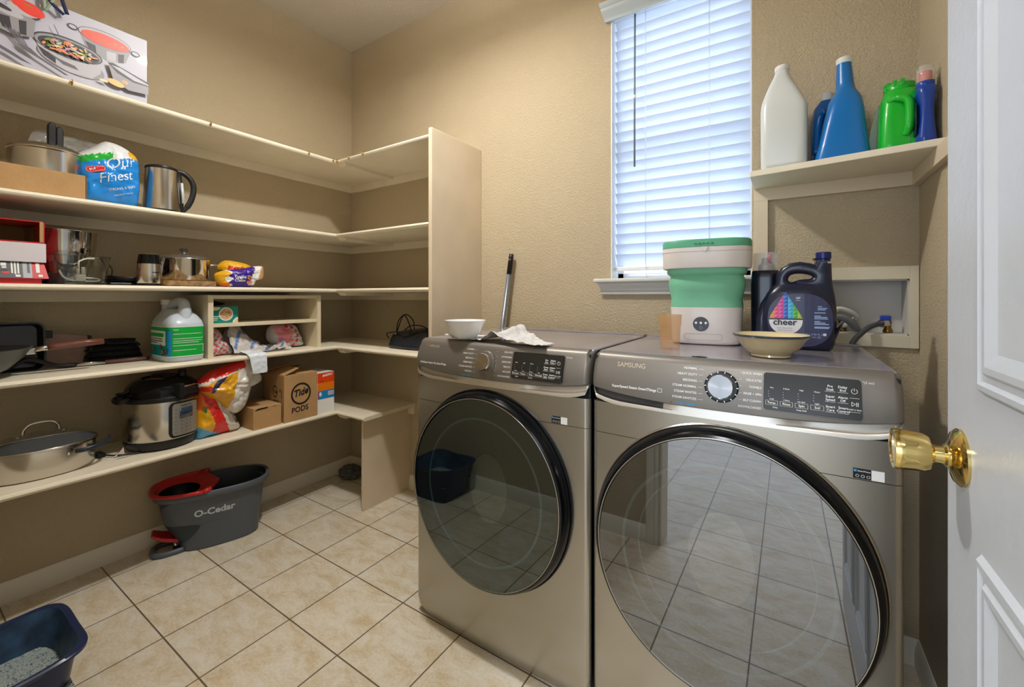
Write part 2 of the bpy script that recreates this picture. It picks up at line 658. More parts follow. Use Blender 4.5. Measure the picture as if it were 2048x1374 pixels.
for i, x in enumerate((WX0 + .148, WX0 + .403)):
    g = G()
    for dy in (.022, .066):
        g.tube([V(x, dy, 2.44), V(x, dy, 1.31)], .0008, VINYL, 5)
    g.tube([V(x + .004, .018, 2.44), V(x + .004, .018, 1.272)], .0008, VINYL, 5)
    g.done('ladder_cord', bl)
G().lathe([(0, 0), (.006, .002), (.005, .008), (.002, .014), (0, .016)], VINYL, (WX0 + .152, .018, 1.268), 10).done('cord_knob', bl)
g = G()
g.tube([V(WX0 + .106, .010, 2.44), V(WX0 + .106, .004, 2.06), V(WX0 + .107, .0, 1.755)], .0042, M('clear grey wand', '#75828f', 0.2), 6)
g.tube([V(WX0 + .106, .0045, 2.07), V(WX0 + .106, .0045, 2.055)], .006, VINYL, 8)
g.done('tilt_wand', bl)

# ceiling lamp of the room (above the frame)
cl = thing('ceiling_light', 'small bowl shaped ceiling light hanging in the middle of the room', 'light', (1.38, -0.92, CH))
G().lathe([(.065, 0), (.065, -.012), (.05, -.025), (.008, -.03)], VINYL, N=32).done('canopy', cl)
G().tube([V(0, 0, -.025), V(0, 0, -.225)], .007, VINYL, 12).done('stem', cl)
G().lathe([(.130, -.215), (.132, -.220), (.125, -.245), (.100, -.275), (.060, -.295), (0, -.300), (0, -.293), (.058, -.288), (.098, -.269), (.122, -.243), (.128, -.215)], M('lit opal glass', '#fff2e0', .4, emis=2.5), N=40).done('glass_bowl', cl)

# ---------------------------------------------------------------- built-in shelving
SD = .379
TH = .021
un = thing('built_in_shelving', 'cream painted corner shelving unit with five levels along the left and back walls', 'shelving', (0, 0, 0))
def board_profile(d, z):
    e = .009
    return [(0, z - TH), (d - e, z - TH), (d - .003, z - TH + .004), (d, z - TH / 2), (d - .003, z - .004), (d - e, z), (0, z)]
for i, z in enumerate((Z1, Z2, Z3, Z4, Z5)):
    xe = 1.106 if i < 4 else .62
    pr = board_profile(SD, z)
    g = G()
    g.loft([[V(u, FWY, zz) for u, zz in pr], [V(u, -u if u > .3 else -.37, zz) for u, zz in pr], [V(min(u, SD - .009), -.001, zz) for u, zz in pr]], SHELF)
    g.done('shelf_board', un, auto=30)
    g = G()
    g.loft([[V(max(u, SD - .009) if u > .3 else SD - .009, -u - .0, zz) for u, zz in pr], [V(xe, -u, zz) for u, zz in pr]], SHELF)
    g.done('shelf_board', un, auto=30)
    # cleats
    g = G()
    g.box(0, .018, FWY, 0, z - TH - .045, z - TH, SHELF, .0015)
    g.box(.018, xe, -.018, 0, z - TH - .045, z - TH, SHELF, .0015)
    g.done('wall_cleat', un)
    if i < 4 or True:
        g = G()
        g.prism([(0, 0), (.018, -.018), (.36, -.018), (.36, 0)] , V(.385, -.375, z - TH), Y_, Z_, X_, .055, SHELF, .001)
        g.done('corner_batten', un)
G().box(1.106, 1.128, -.388, 0, 0, 1.984, PANEL, .003).done('side_panel', un)
G().box(.562, .578, -.348, -.0, 0, Z5 - TH, PANEL, .001).done('lower_panel', un)
BRASS = M('brass', '#c79a3a', 0.25, 1.0)
def hook(p, along):
    g = G()
    a = Vector(along)
    n = V(1, 0, 0) if abs(a.y) > .5 else V(0, -1, 0)
    pts = [Vector(p) + n * (.002 + .010 * math.sin(t)) + Z_ * (.010 * math.cos(t)) for t in [math.pi * k / 8 - .2 for k in range(10)]]
    g.tube(pts, .0016, BRASS, 6)
    g.tube([Vector(p) - n * .004, Vector(p) + n * .006], .0035, BRASS, 6)
    g.done('cup_hook', un)
for y in (-1.44, -1.005, -.545, -.400):
    hook((SD, y, Z1 - .01), (0, 1, 0))
for x in (.392, .50, .62):
    hook((x, -SD, Z1 - .01), (1, 0, 0))

# right-hand wall shelf
rs = thing('wall_shelf', 'small cream corner shelf on battens holding the upper bottles', 'shelf', (0, 0, 0))
G().prism([(2.425, 0), (2.425, -.215), (RWX, -.287), (RWX, 0)], V(0, 0, 1.587), X_, Y_, Z_, .020, SHELF, .002).done('shelf_board', rs)
G().box(2.425, 2.868, -.019, 0, 1.541, 1.587, PANEL, .001).done('back_batten', rs)
G().prism([(0, 1.541), (0, 1.587), (-.41, 1.587), (-.375, 1.541)], V(2.867, 0, 0), Y_, Z_, X_, RWX - 2.867, PANEL, .001).done('side_batten', rs)
G().box(2.425, 2.471, -.019, 0, 1.035, 1.541, PANEL, .001).done('upright_batten', rs)

# ---------------------------------------------------------------- laundry machines
BODY = M('champagne brushed steel', '#aeaaa0', 0.26, 0.82, aniso=0.4)
PANELM = M('dark champagne console', '#76716a', 0.42, 0.45)
LIPM = M('light champagne trim', '#cfc8bc', 0.32, 0.55)
TOPM = M('grey enamel machine top', '#a5a0a8', 0.16, 0.45, vary=(9, .12))
SIDEM = M('dark grey machine side', '#20262c', 0.35, 0.3)
BLACKG = M('gloss black plastic', '#090c10', 0.14, spec=.35)
BLACKP = M('black plastic', '#141619', 0.4)
POCKET = M('dark recess', '#4a4846', 0.4)
WHITEI = M('white print', '#e9e9e6', 0.5)
TANI = M('metallic tan print', '#c9bba8', 0.35, 0.3)
ORI = M('orange print', '#d0783a', 0.5)
BLUEI = M('blue print', '#2f9bd8', 0.5)
SILVER = M('brushed silver', '#c9c6c0', 0.22, 1.0)
CHROME = M('chrome', '#e6e6e6', 0.08, 1.0)

def knob_mat(key, col):
    m = M(key, col, 0.25, 1.0)
    nt = m.node_tree
    b = nt.nodes['Principled BSDF']
    b.inputs['Anisotropic'].default_value = 0.85
    tg = nt.nodes.new('ShaderNodeTangent')
    tg.direction_type = 'RADIAL'
    tg.axis = 'Y'
    nt.links.new(tg.outputs[0], b.inputs['Tangent'])
    return m

TILT = 0.022
def glass_mat(key, mirror, tint, rough=.015):
    m = bpy.data.materials.new(key)
    m.use_nodes = True
    nt = m.node_tree
    nt.nodes.remove(nt.nodes['Principled BSDF'])
    gl = nt.nodes.new('ShaderNodeBsdfGlossy')
    gl.inputs[0].default_value = (*mirror, 1)
    gl.inputs['Roughness'].default_value = rough
    tr = nt.nodes.new('ShaderNodeBsdfTransparent')
    tr.inputs[0].default_value = (*tint, 1)
    ad = nt.nodes.new('ShaderNodeAddShader')
    nt.links.new(gl.outputs[0], ad.inputs[0])
    nt.links.new(tr.outputs[0], ad.inputs[1])
    nt.links.new(ad.outputs[0], nt.nodes['Material Output'].inputs[0])
    return m

def machine(name, label, cat, X0, W, kind):
    YF = -.705
    t = thing(name, label, cat, (X0, YF, 0))
    R = .016
    def yb(x, z=0.5):
        d = min(x, W - x)
        c = R - math.sqrt(max(0, R * R - (R - min(d, R)) ** 2))
        q = (x - W / 2) / (W / 2)
        return c - .010 * (1 - q * q)
    xs = [0, .001, .003, .006, .010, .013, .016] + [.016 + (W - .032) * i / 28 for i in range(1, 28)] + [W - .016, W - .013, W - .010, W - .006, W - .003, W - .001, W]
    def front(z0, z1, nz, m, rc=0.0, dy=0.0):
        g = G()
        rows = []
        for k in range(nz + 1):
            z = z0 + (z1 - z0) * k / nz
            ins = 0
            if rc and z < z0 + rc:
                h = (z0 + rc - z)
                ins = rc - math.sqrt(max(0, rc * rc - h * h))
            rows.append([g.bm.verts.new(V(ins + x * (W - 2 * ins) / W, yb(x) + dy, z)) for x in xs])
        for a, b in zip(rows, rows[1:]):
            for i in range(len(xs) - 1):
                g.face([a[i], a[i + 1], b[i + 1], b[i]], m)
        for row, sgn in ((rows[0], 1), (rows[-1], -1)):
            g.face([g.bm.verts.new(v.co.copy()) for v in row] , m, False)
        return g
    front(.012, .800, 40, BODY, .045).done('front_panel', t, auto=40)
    front(.8015, .887, 4, BODY).done('upper_front', t, auto=40)
    g = G()
    g.box(.003, W - .003, R + .001, .605, .02, 1.015, SIDEM, .004)
    g.done('cabinet', t)
    g = G()
    g.box(.003, W - .003, .045, .612, 1.016, 1.0265, TOPM, .006)
    g.box(.003, W - .003, .575, .612, 1.026, 1.031, TOPM, .002)
    g.done('top_panel', t)
    for x in (.06, W - .06):
        G().lathe([(.02, 0), (.02, .02)], BLACKP, (x, .08, 0), 12).done('foot', t)
    # console
    def zb(x):
        q = abs((x - W / 2) / (W / 2))
        return .906 + .022 * q ** 3
    g = G()
    rows = []
    for k, (yy, zz) in enumerate([(.02, 0), (-.004, 0), (-.012, .004), (-.012, .016)] + [(-.012 + .020 * (i / 6) ** 1.6, .016 + (1.012 - .922) * i / 6) for i in range(1, 7)] + [(.012, 1.0165), (.019, 1.0225), (.030, 1.0265), (.044, 1.0265)]):
        row = []
        for x in xs:
            z = zb(x) + zz if k < 4 else (zb(x) + zz if k < 10 else zz)
            if 4 <= k < 10:
                f = (k - 3) / 6
                z = (zb(x) + .016) * (1 - f) + 1.006 * f
            row.append(g.bm.verts.new(V(x, yy + yb(x) + .004, z - (.006 if (k >= 9 and min(x, W - x) < .012) else 0))))
        rows.append(row)
    for a, b in zip(rows, rows[1:]):
        for i in range(len(xs) - 1):
            g.face([a[i], a[i + 1], b[i + 1], b[i]], PANELM)
    g.face([r[0] for r in rows], PANELM)
    g.face([r[-1] for r in rows], PANELM)
    con = g
    tree = con.bvh()
    con_o = con.done('control_console', t, auto=45)
    def surf(x, z, e=.0008):
        h = tree.ray_cast(V(x, -.3, z), Y_)
        return h[0] - Y_ * e if h[0] else V(x, -.01, z)
    # silver lip under the console with a pocket at each end
    L1, L2, R1, R2 = .165, .212, W * .68, W * .745
    def pk(x):
        if x <= L1 or x >= R2: return 1.0
        if x < L2: return 1 - (x - L1) / (L2 - L1)
        if x > R1: return (x - R1) / (R2 - R1)
        return 0.0
    def zl(x):
        d = min(x, W - x)
        return .884 + .020 * max(0, 1 - d / .09) ** 2 + (.026 * max(0, 1 - d / .012))
    g = G()
    rows = []
    vv = [0, .12, .30, .36, .7, 1]
    for v in vv:
        row = []
        for x in xs:
            p = pk(x)
            z = zl(x) + (zb(x) + .004 - zl(x)) * v
            y0 = -.003 + .004 * v
            yp = -.003 if v < .13 else (.000 if v < .31 else (.014 if v < .8 else .019))
            row.append(g.bm.verts.new(V(x, yb(x) + y0 * (1 - p) + yp * p, z)))
        rows.append(row)
    for k, (a, b) in enumerate(zip(rows, rows[1:])):
        for i in range(len(xs) - 1):
            m = POCKET if (kind == 'washer' and k >= 2 and xs[i] < L1 + .02) else LIPM
            g.face([a[i], a[i + 1], b[i + 1], b[i]], m)
    g.done('handle_trim', t, auto=35)
    if kind == 'washer':
        g = G()
        g.poly([surf(.2185, .914), surf(.2205, .914), surf(.2235, 1.022), surf(.2215, 1.022)], BLACKP)
        g.done('drawer_seam', t)
    # dial
    kx = (.335 if kind == 'washer' else .333)
    kz = .966
    c = surf(kx, kz, 0)
    rot = Matrix.Translation(c) @ Matrix.Rotation(math.radians(90 - 9), 4, 'X')
    KM = knob_mat('spun silver dial' if kind == 'washer' else 'spun champagne dial', '#858381' if kind == 'washer' else '#a99f90')
    kr = .0285
    dial = G().lathe([(kr + .009, -.004), (kr + .009, .002), (kr + .006, .004), (kr + .004, .004)], BLACKP if kind == 'washer' else PANELM, N=40, mat=rot).done('dial_bezel', t, auto=30)
    g = G()
    g.lathe([(kr, .002), (kr, .020), (kr - .002, .023)], CHROME, N=40, mat=rot, cap=False)
    g.lathe([(kr - .002, .023), (0, .0235)], KM, N=40, mat=rot)
    g.done('dial', t, auto=30)
    g = G()
    for i in range(14):
        a = 2 * math.pi * i / 14
        for r0, r1 in ((kr + .0045, kr + .0085),):
            u = V(math.cos(a), math.sin(a), 0)
            w = V(-math.sin(a), math.cos(a), 0) * .0006
            g.poly([rot @ (u * r0 + w + Z_ * .0046), rot @ (u * r1 + w + Z_ * .0046), rot @ (u * r1 - w + Z_ * .0046), rot @ (u * r0 - w + Z_ * .0046)], SILVER)
    g.done('dial_ticks', t)
    # lettering on the console
    g = G()
    base = V(0, -.05, 0)
    def T(s, x, z, size, m, al='L', bold=0.0, sx=1.0):
        g.text(s, size, V(x, -.05, z), X_, Z_, m, al, bold=bold, sx=sx)
    def line(x0, z0, x1, z1, m=WHITEI, w=.0005):
        d = (V(x1, 0, z1) - V(x0, 0, z0)).normalized()
        n = V(-d.z, 0, d.x) * w
        g.poly([V(x0, -.05, z0) - n, V(x1, -.05, z1) - n, V(x1, -.05, z1) + n, V(x0, -.05, z0) + n], m)
    if kind == 'washer':
        left = ['NORMAL', 'HEAVY DUTY', 'BEDDING', 'STEAM NORMAL', 'STEAM WHITES', 'STEAM SANITIZE']
        right = ['QUICK WASH', 'DELICATES', 'TOWELS', 'RINSE + SPIN', 'SELF CLEAN+', 'DOWNLOADED']
    else:
        left = ['NORMAL', 'HEAVY DUTY', 'BEDDING', 'PERM PRESS', 'STEAM SANITIZE', 'REFRESH']
        right = ['DELICATES', 'ACTIVEWEAR', 'QUICK DRY', 'TIME DRY', 'AIR FLUFF', 'DOWNLOADED']
    for i, s in enumerate(left):
        z = 1.003 - i * .0145
        o = math.sqrt(max(0, 1 - ((z - kz) / .042) ** 2))
        T(s, kx - .055, z - .0025, .0078, WHITEI, 'R', bold=.01)
        line(kx - .052, z, kx - .038 - .004 * o, z + (.0 if i else -.001), w=.0003)
    g.wrap(tree, Y_, .0007)
    g.done('cycle_lettering', t, recalc=False)
    g = G()
    for i, s in enumerate(right):
        z = 1.003 - i * .0152
        T(s, kx + (.084 if kind == 'washer' else .100), z - .0025, .0072, WHITEI, 'R', bold=.01, sx=.9)
        line(kx + .0385, z, kx + .043, z, w=.0003)
    g.wrap(tree, Y_, .0007)
    g.done('cycle_lettering', t, recalc=False)
    g = G()
    T('Super Speed', kx - .058, .914, .0085, BLUEI, 'R', bold=.02)
    g.wrap(tree, Y_, .0007)
    g.done('option_lettering', t, recalc=False)
    g = G()
    if kind == 'washer':
        T('SAMSUNG', .072, .991, .0175, TANI, bold=.0, sx=.98)
        g.wrap(tree, Y_, .0007)
        g.done('brand_lettering', t, recalc=False)
        g = G()
        T('SuperSpeed Steam SmartThings', .062, .936, .0094, WHITEI, bold=.025)
        for a in ((.186, .936, .196, .936), (.186, .945, .196, .945), (.186, .936, .186, .945), (.196, .936, .196, .945)):
            line(*a)
    else:
        T('S', .050, 1.000, .0125, ORI, bold=.02)
        T('AMSUNG', .062, .998, .0125, TANI, bold=.0)
        g.wrap(tree, Y_, .0007)
        g.done('brand_lettering', t, recalc=False)
        g = G()
        T('MultiSteam Sensor Dry SmartThings', .030, .940, .0088, WHITEI, bold=.03)
    g.wrap(tree, Y_, .0007)
    g.done('slogan_lettering', t, recalc=False)
    # touch display
    d0, d1, dz0, dz1 = (.424, .598, .929, 1.007) if kind == 'washer' else (.440, .617, .928, 1.006)
    g = G()
    n = 12
    def corner_rect(x0, x1, z0, z1, r):
        pts = []
        for cx, cz, a0 in ((x1 - r, z1 - r, 0), (x0 + r, z1 - r, 90), (x0 + r, z0 + r, 180), (x1 - r, z0 + r, 270)):
            for k in range(5):
                a = math.radians(a0 + 90 * k / 4)
                pts.append((cx + r * math.cos(a), cz + r * math.sin(a)))
        return pts
    DISP = M('display glass ' + kind, '#343434' if kind == 'washer' else '#262523', 0.16, 0.0, spec=.35)
    P3 = [surf(a, b, .0) for a, b in corner_rect(d0, d1, dz0, dz1, .005)]
    nn = V(0, -1, .12).normalized()
    off = min(p.y for p in P3)
    e0, e1 = surf(d0 + .02, dz0 + .01, 0), surf(d0 + .02, dz1 - .01, 0)
    sl = (e1.y - e0.y) / (e1.z - e0.z)
    ymid = min((surf(a, b, 0).y - sl * (b - dz0)) for a in (d0, (d0 + d1) / 2, d1) for b in (dz0, (dz0 + dz1) / 2, dz1)) - .0022
    g.prism(corner_rect(d0 - .001, d1 + .001, dz0 - .001, dz1 + .001, .006), V(0, ymid - sl * dz0 + .0004, 0), X_, V(0, sl, 1), V(0, 1, 0), .006, BLACKP)
    g.prism(corner_rect(d0, d1, dz0, dz1, .005), V(0, ymid - sl * dz0, 0), X_, V(0, sl, 1), V(0, 1, 0), .006, DISP)
    disp = g.done('display', t)
    g = G()
    DO = V(0, ymid - sl * dz0 - .0004, 0)
    DW = V(0, sl, 1)
    def D(s, x, z, size, al='C', m=WHITEI, bold=.01):
        g.text(s, size, DO + X_ * (d0 + x) + DW * (dz0 + z), X_, DW, m, al, bold=bold)
    def DL(x0, z0, x1, z1, w=.0003, m=WHITEI):
        d = (X_ * (x1 - x0) + DW * (z1 - z0)).normalized()
        q = d.cross(Y_).normalized() * w
        a, b = DO + X_ * (d0 + x0) + DW * (dz0 + z0), DO + X_ * (d0 + x1) + DW * (dz0 + z1)
        g.poly([a - q, b - q, b + q, a + q], m)
    cols = [('Temp.', 'Hot', 'Cold'), ('Rinse', '5 Extra', '1 Extra'), ('Spin', 'High', 'No Spin'), ('Soil', 'Heavy', 'Light')] if kind == 'washer' else [('Dryness', 'More', 'Less'), ('Temp.', 'High', 'Low'), ('Time', '60 min', '20 min'), ('Wrinkle', '', 'On')]
    for i, (a, b, c_) in enumerate(cols):
        x = .015 + i * .028
        D(a, x, .0125, .0068)
        if b: D(b, x, .046, .0042)
        D(c_, x, .0215, .0042)
        for k in range(3):
            D('-', x - .006, .027 + k * .0055, .006)
        for q in ((x - .0115, .010, x + .0115, .010), (x - .0115, .0195, x + .0115, .0195), (x - .0115, .010, x - .0115, .0195), (x + .0115, .010, x + .0115, .0195)):
            DL(*q, m=TANI)
    D('Delay', .022, .004, .0042); D('Eco Dry' if kind != 'washer' else 'Deep Soak', .071, .004, .0042)
    grid_t = [('Pre', 'Soak'), ('Super', 'Speed'), ('Smart', 'Care')], [('Delay', 'End'), ('Alarm', 'Off'), ('Smart', 'Control')]
    if kind != 'washer':
        grid_t = [('Eco', 'Dry'), ('Damp', 'Alert'), ('Drum', 'Light')], [('Adjust', 'Time +'), ('Adjust', 'Time -'), ('Smart', 'Control')]
    for ci, colt in enumerate(grid_t):
        for ri, (a, b) in enumerate(colt):
            x, z = .122 + ci * .0215, .060 - ri * .021
            D(a, x, z, .0068); D(b, x, z - .0066, .0068)
            DL(x - .009, z - .0088, x + .009, z - .0088)
    x, z = .163, .056
    P = [(x + .005 * math.cos(math.radians(a)), z + .005 * math.sin(math.radians(a))) for a in range(115, 426, 20)]
    for p, q in zip(P, P[1:]): DL(*p, *q, w=.0004)
    DL(x, z, x, z + .006, w=.0004)
    z = .030
    DL(x - .005, z - .004, x - .005, z + .004, .0004); DL(x - .005, z + .004, x + .001, z, .0004); DL(x + .001, z, x - .005, z - .004, .0004)
    DL(x + .003, z - .004, x + .003, z + .004, .0005); DL(x + .0055, z - .004, x + .0055, z + .004, .0005)
    D('Hold to Start', x, .018, .0040); DL(x - .009, .0145, x + .009, .0145); DL(x - .008, .042, x + .008, .042)
    g.done('display_lettering', disp, recalc=False)
    g = G().text('*(3 sec)', .0062, V(d1 + .004, -.05, dz1 - .006), X_, Z_, WHITEI)
    g.wrap(tree, Y_, .0007).done('hint_lettering', t, recalc=False)
    # sticker
    g = G()
    sx, sz = (.585, .803) if kind == 'washer' else (.578, .803)
    def yy(x): return yb(x) - .0008
    def SQ(x0, x1, z0, z1, m, e=0):
        g.poly([V(x0, yy(x0) - e, z0), V(x1, yy(x1) - e, z0), V(x1, yy(x1) - e, z1), V(x0, yy(x0) - e, z1)], m)
    SQ(sx, sx + .030, sz, sz + .021, BLACKP); SQ(sx + .030, sx + .051, sz, sz + .021, WHITEI)
    SQ(sx + .001, sx + .006, sz + .014, sz + .019, BLUEI, .0003)
    g.text('SmartThings', .0042, V(sx + .0075, yy(sx) - .0004, sz + .0150), X_, Z_, WHITEI, bold=.02)
    for k in range(3):
        x = sx + .004 + k * .009
        for q in range(8):
            a, b = q * math.pi / 4, (q + 1) * math.pi / 4
            r0, r1 = .0024, .0031
            g.poly([V(x + .003 + r * math.cos(w), yy(sx) - .0004, sz + .006 + r * math.sin(w)) for r, w in ((r0, a), (r1, a), (r1, b), (r0, b))], WHITEI)
    g.done('sticker', t, recalc=False)
    # door
    cx, cz = (.330, .545) if kind == 'washer' else (.335, .545)
    ex, ez = .975, 1.02
    dm = Matrix.Translation(V(cx, -.0085, cz)) @ Matrix.Rotation(math.radians(90), 4, 'X')
    dr = bpy.data.objects.new('door', None)
    def dl(g, prof, m, N=96, cap=False, mfn=None):
        g.lathe(prof, m, N=N, mat=dm, sx=ex, sy=ez, cap=cap, mfn=mfn)
        return g
    ro = .319
    g = dl(G(), [(ro + .004, -.02), (ro + .004, .004), (ro + .001, .007), (ro - .001, .006)], SILVER if kind == 'washer' else BLACKG)
    rim = g.done('door', t, auto=30)
    dl(G(), [(ro - .001, .004), (ro - .003, .018), (ro - .008, .034), (ro - .013, .042), (ro - .019, .045), (ro - .024, .043)], BLACKG).done('door_ring', rim, auto=30)
    g = dl(G(), [(ro - .0195, .0452), (ro - .0205, .0462), (ro - .0215, .0452)], SILVER)
    g.done('ring_highlight_trim', rim)
    if kind == 'washer':
        GM = glass_mat('mirror tinted washer glass', (.215, .225, .24), (.30, .31, .31))
    else:
        GM = glass_mat('mirror tinted dryer glass', (.13, .148, .15), (.28, .34, .35))
    g = dl(G(), [(ro - .0225, .0435), (0, .0436)], GM)
    for v in g.bm.verts:
        v.co.y += (v.co.z - cz) * TILT
    g.done('door_glass', rim)
    DK = M('dark drum interior', '#23272a', .5)
    TEAL = M('grey green light arc', '#6d8a8c', .35)  # bowl ring, its colour imitates the arc of refracted light
    g = dl(G(), [(ro - .024, .036), (.235, .032), (.225, .018), (.205, .004), (.15, .002), (0, .0)], DK, mfn=None)
    g.done('inner_bowl', rim, auto=40)
    g = G()
    dl(g, [(.236, .0335), (.232, .0355), (.228, .0335)], TEAL)
    if kind == 'washer':
        dl(g, [(.200, .0085), (.198, .0100), (.196, .0085)], TEAL)
    g.done('bowl_light_ring', rim)
    if kind == 'washer':
        g = G()
        P = corner_rect(.060, .120, .035, .095, .012)
        for p, q in zip(P, P[1:] + P[:1]):
            a, b = V(p[0], yb(p[0]) - .0006, p[1]), V(q[0], yb(q[0]) - .0006, q[1])
            d = (b - a).normalized(); w = d.cross(Y_) * .0008
            g.poly([a - w, b - w, b + w, a + w], BLACKP)
        g.done('filter_cover_seam', t)
    return t

machine('dryer', 'champagne clothes dryer on the left, with the white bowl on top', 'dryer', 1.355, .697, 'dryer')
machine('washing_machine', 'champagne front loading washer on the right, reflecting the floor tiles in its round door', 'washing machine', 2.062, .668, 'washer')

# ---------------------------------------------------------------- white door on the right
DRX = 2.717
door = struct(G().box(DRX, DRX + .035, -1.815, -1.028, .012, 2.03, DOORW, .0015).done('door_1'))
def dpanel(y0, y1, z0, z1):
    """moulded raised panel frame on the door face (facing -X)"""
    g = G()
    pr = [(0, 0), (.005, .006), (.011, .0065), (.015, .003), (.022, .003), (.026, .007), (.033, .007), (.048, .001), (.052, .0008)]
    rings = []
    for ins, h in pr:
        rings.append([V(DRX - h, y, z) for y, z in ((y0 + ins, z0 + ins), (y1 - ins, z0 + ins), (y1 - ins, z1 - ins), (y0 + ins, z1 - ins))])
    g.loft(rings, DOORW, False, True)
    return g.done('door_panel', door, auto=15)
for z0, z1 in ((.20, .89), (1.075, 1.92)):
    for y0, y1 in ((-1.395, -1.151), (-1.70, -1.455)):
        dpanel(y0, y1, z0, z1)
GOLD = M('polished brass', '#d6bd78', 0.12, 1.0)
km = Matrix.Translation(V(DRX, -1.084, .979)) @ Matrix.Rotation(math.radians(-90), 4, 'Y')
kn = G().lathe([(.036, 0), (.036, .003), (.032, .007), (.021, .010), (.018, .012)], GOLD, N=40, mat=km).done('door_knob', door, auto=35)
G().lathe([(.0145, .010), (.0145, .015), (.0115, .017), (.0110, .026), (.0135, .029), (.0215, .031), (.0245, .037), (.0250, .046), (.0262, .056), (.0270, .063), (.0258, .0665), (.020, .067), (.019, .0655), (0, .0655)], GOLD, N=40, mat=km).done('knob_handle', kn, auto=35)
G().box(DRX + .010, DRX + .025, -1.0285, -1.026, .945, 1.01, GOLD, .001).done('latch_plate', door)
for z in (.25, 1.05, 1.85):
    G().lathe([(.007, -.045), (.007, .045)], GOLD, (DRX + .038, -1.818, z), 12).done('hinge', door)

# ================================================================ things on the shelves, left wall
CARD = M('brown cardboard', '#b58f60', 0.8, vary=(12, .06), bump=(90, .1))
CARDD = M('cardboard inside', '#8a6a45', 0.85)
STEEL = M('brushed stainless steel', '#cbc6be', 0.2, 1.0, aniso=.4)
STEELP = M('polished stainless steel', '#cfccc8', 0.10, 1.0)
CLEARG = M('clear glass', '#f2f6f4', 0.02, trans=1.0, ior=1.45)
LIDG = M('tinted lid glass', '#9aa4aa', 0.03, alpha=.16, spec=.9)
WHITEP = M('white plastic', '#e8e8e6', 0.35)
RED = M('red print', '#d2202a', 0.4)
GREENP = M('bright green print', '#17a243', 0.4)
YEL = M('yellow print', '#e0a81e', 0.4)
PURP = M('purple print', '#3c1f8c', 0.35)
NAVY = M('navy print', '#1d2350', 0.5)
BLACKI = M('black print', '#1c1a19', 0.6)
FX = V(0, 1, 0)   # reading direction on things facing +X

# --- cookware carton on the top shelf
t = thing('cookware_box', 'glossy white carton printed with steel pots, red soup and a fork, on the top shelf', 'box', (0, 0, Z1))
GLOSSW = M('glossy printed white card', '#b4b4c2', 0.4, coat=.12)
G().box(.115, .368, -1.76, -1.2235, 0, .2525, GLOSSW, .001).done('carton', t)
PO = V(.3686, 0, -Z1)
PS1, PS2, PS3, PS4 = M('print silver', '#8d8a90', .4), M('print pale silver', '#b2b0b8', .4), M('print dark steel', '#2c2a30', .4), M('print mid grey', '#5d5a62', .4)
SOUP, VEG1, VEG2, VEG3, TOM, GARL = M('print soup red', '#d8503a', .4), M('print carrot', '#e58a4e', .3), M('print herb green', '#6f8d3c', .3), M('print cauliflower', '#e8cf9a', .3), M('print tomato', '#dd3b28', .3), M('print garlic', '#dcae5c', .3)
g = G()
_n = [0]
def P(y, z):
    return PO + V(.00012 * _n[0], y, z)
def EL(y, z, ay, az, by, bz, m, N=28):
    _n[0] += 1
    g.ell(P(y, z), V(0, ay, az), V(0, by, bz), m, N)
def PG(pts, m):
    _n[0] += 1
    g.poly([P(*q) for q in pts], m)
# soup pot
PG([(-1.421, 2.160), (-1.400, 2.100), (-1.344, 2.078), (-1.290, 2.094), (-1.273, 2.148)], PS1)
PG([(-1.404, 2.125), (-1.392, 2.098), (-1.372, 2.090), (-1.376, 2.120)], PS3)
PG([(-1.345, 2.115), (-1.344, 2.080), (-1.318, 2.083), (-1.318, 2.118)], PS2)
PG([(-1.312, 2.118), (-1.311, 2.086), (-1.296, 2.090), (-1.294, 2.124)], PS3)
EL(-1.348, 2.156, .074, -.004, .006, .028, PS3)
EL(-1.348, 2.156, .072, -.004, .006, .026, PS2)
EL(-1.347, 2.151, .068, -.003, .006, .023, SOUP)
for y, z in ((-1.375, 2.158), (-1.34, 2.145), (-1.32, 2.152), (-1.30, 2.150), (-1.36, 2.140)):
    EL(y, z, .004, 0, 0, .002, VEG2, 8)
for hy, hz, s in ((-1.436, 2.158, 1), (-1.261, 2.142, 1)):
    EL(hy, hz, .014, -.002, .002, .010, PS3, 16); EL(hy, hz, .010, -.0015, .001, .006, GLOSSW, 16)
# vegetable casserole
EL(-1.437, 2.028, .086, -.010, -.004, .040, PS1)
PG([(-1.530, 2.078), (-1.510, 2.020), (-1.45, 1.990), (-1.385, 1.992), (-1.362, 2.020), (-1.358, 2.068)], PS2)
PG([(-1.522, 2.05), (-1.508, 2.022), (-1.478, 2.005), (-1.478, 2.028)], PS3)
PG([(-1.50, 2.040), (-1.46, 2.010), (-1.42, 2.006), (-1.43, 2.018), (-1.47, 2.026)], PS4)
EL(-1.445, 2.074, .088, -.007, .008, .036, PS3)
EL(-1.445, 2.073, .084, -.006, .008, .032, PS1)
EL(-1.443, 2.070, .078, -.006, .008, .028, PS3)
rnd = random.Random(4)
for i in range(85):
    a, r = rnd.random() * 6.28, math.sqrt(rnd.random()) * .93
    y = -1.443 + .073 * r * math.cos(a) + .006 * math.sin(a)
    z = 2.068 + .024 * r * math.sin(a) - .006 * math.cos(a)
    b = rnd.random() * 3
    l = .006 + rnd.random() * .006
    EL(y, z, l * math.cos(b), l * math.sin(b) * .6, -.003 * math.sin(b), .003, rnd.choice([VEG1, VEG1, VEG2, VEG3, VEG3, PS2, VEG2, M('print onion', '#c98aa0', .3)]), 8)
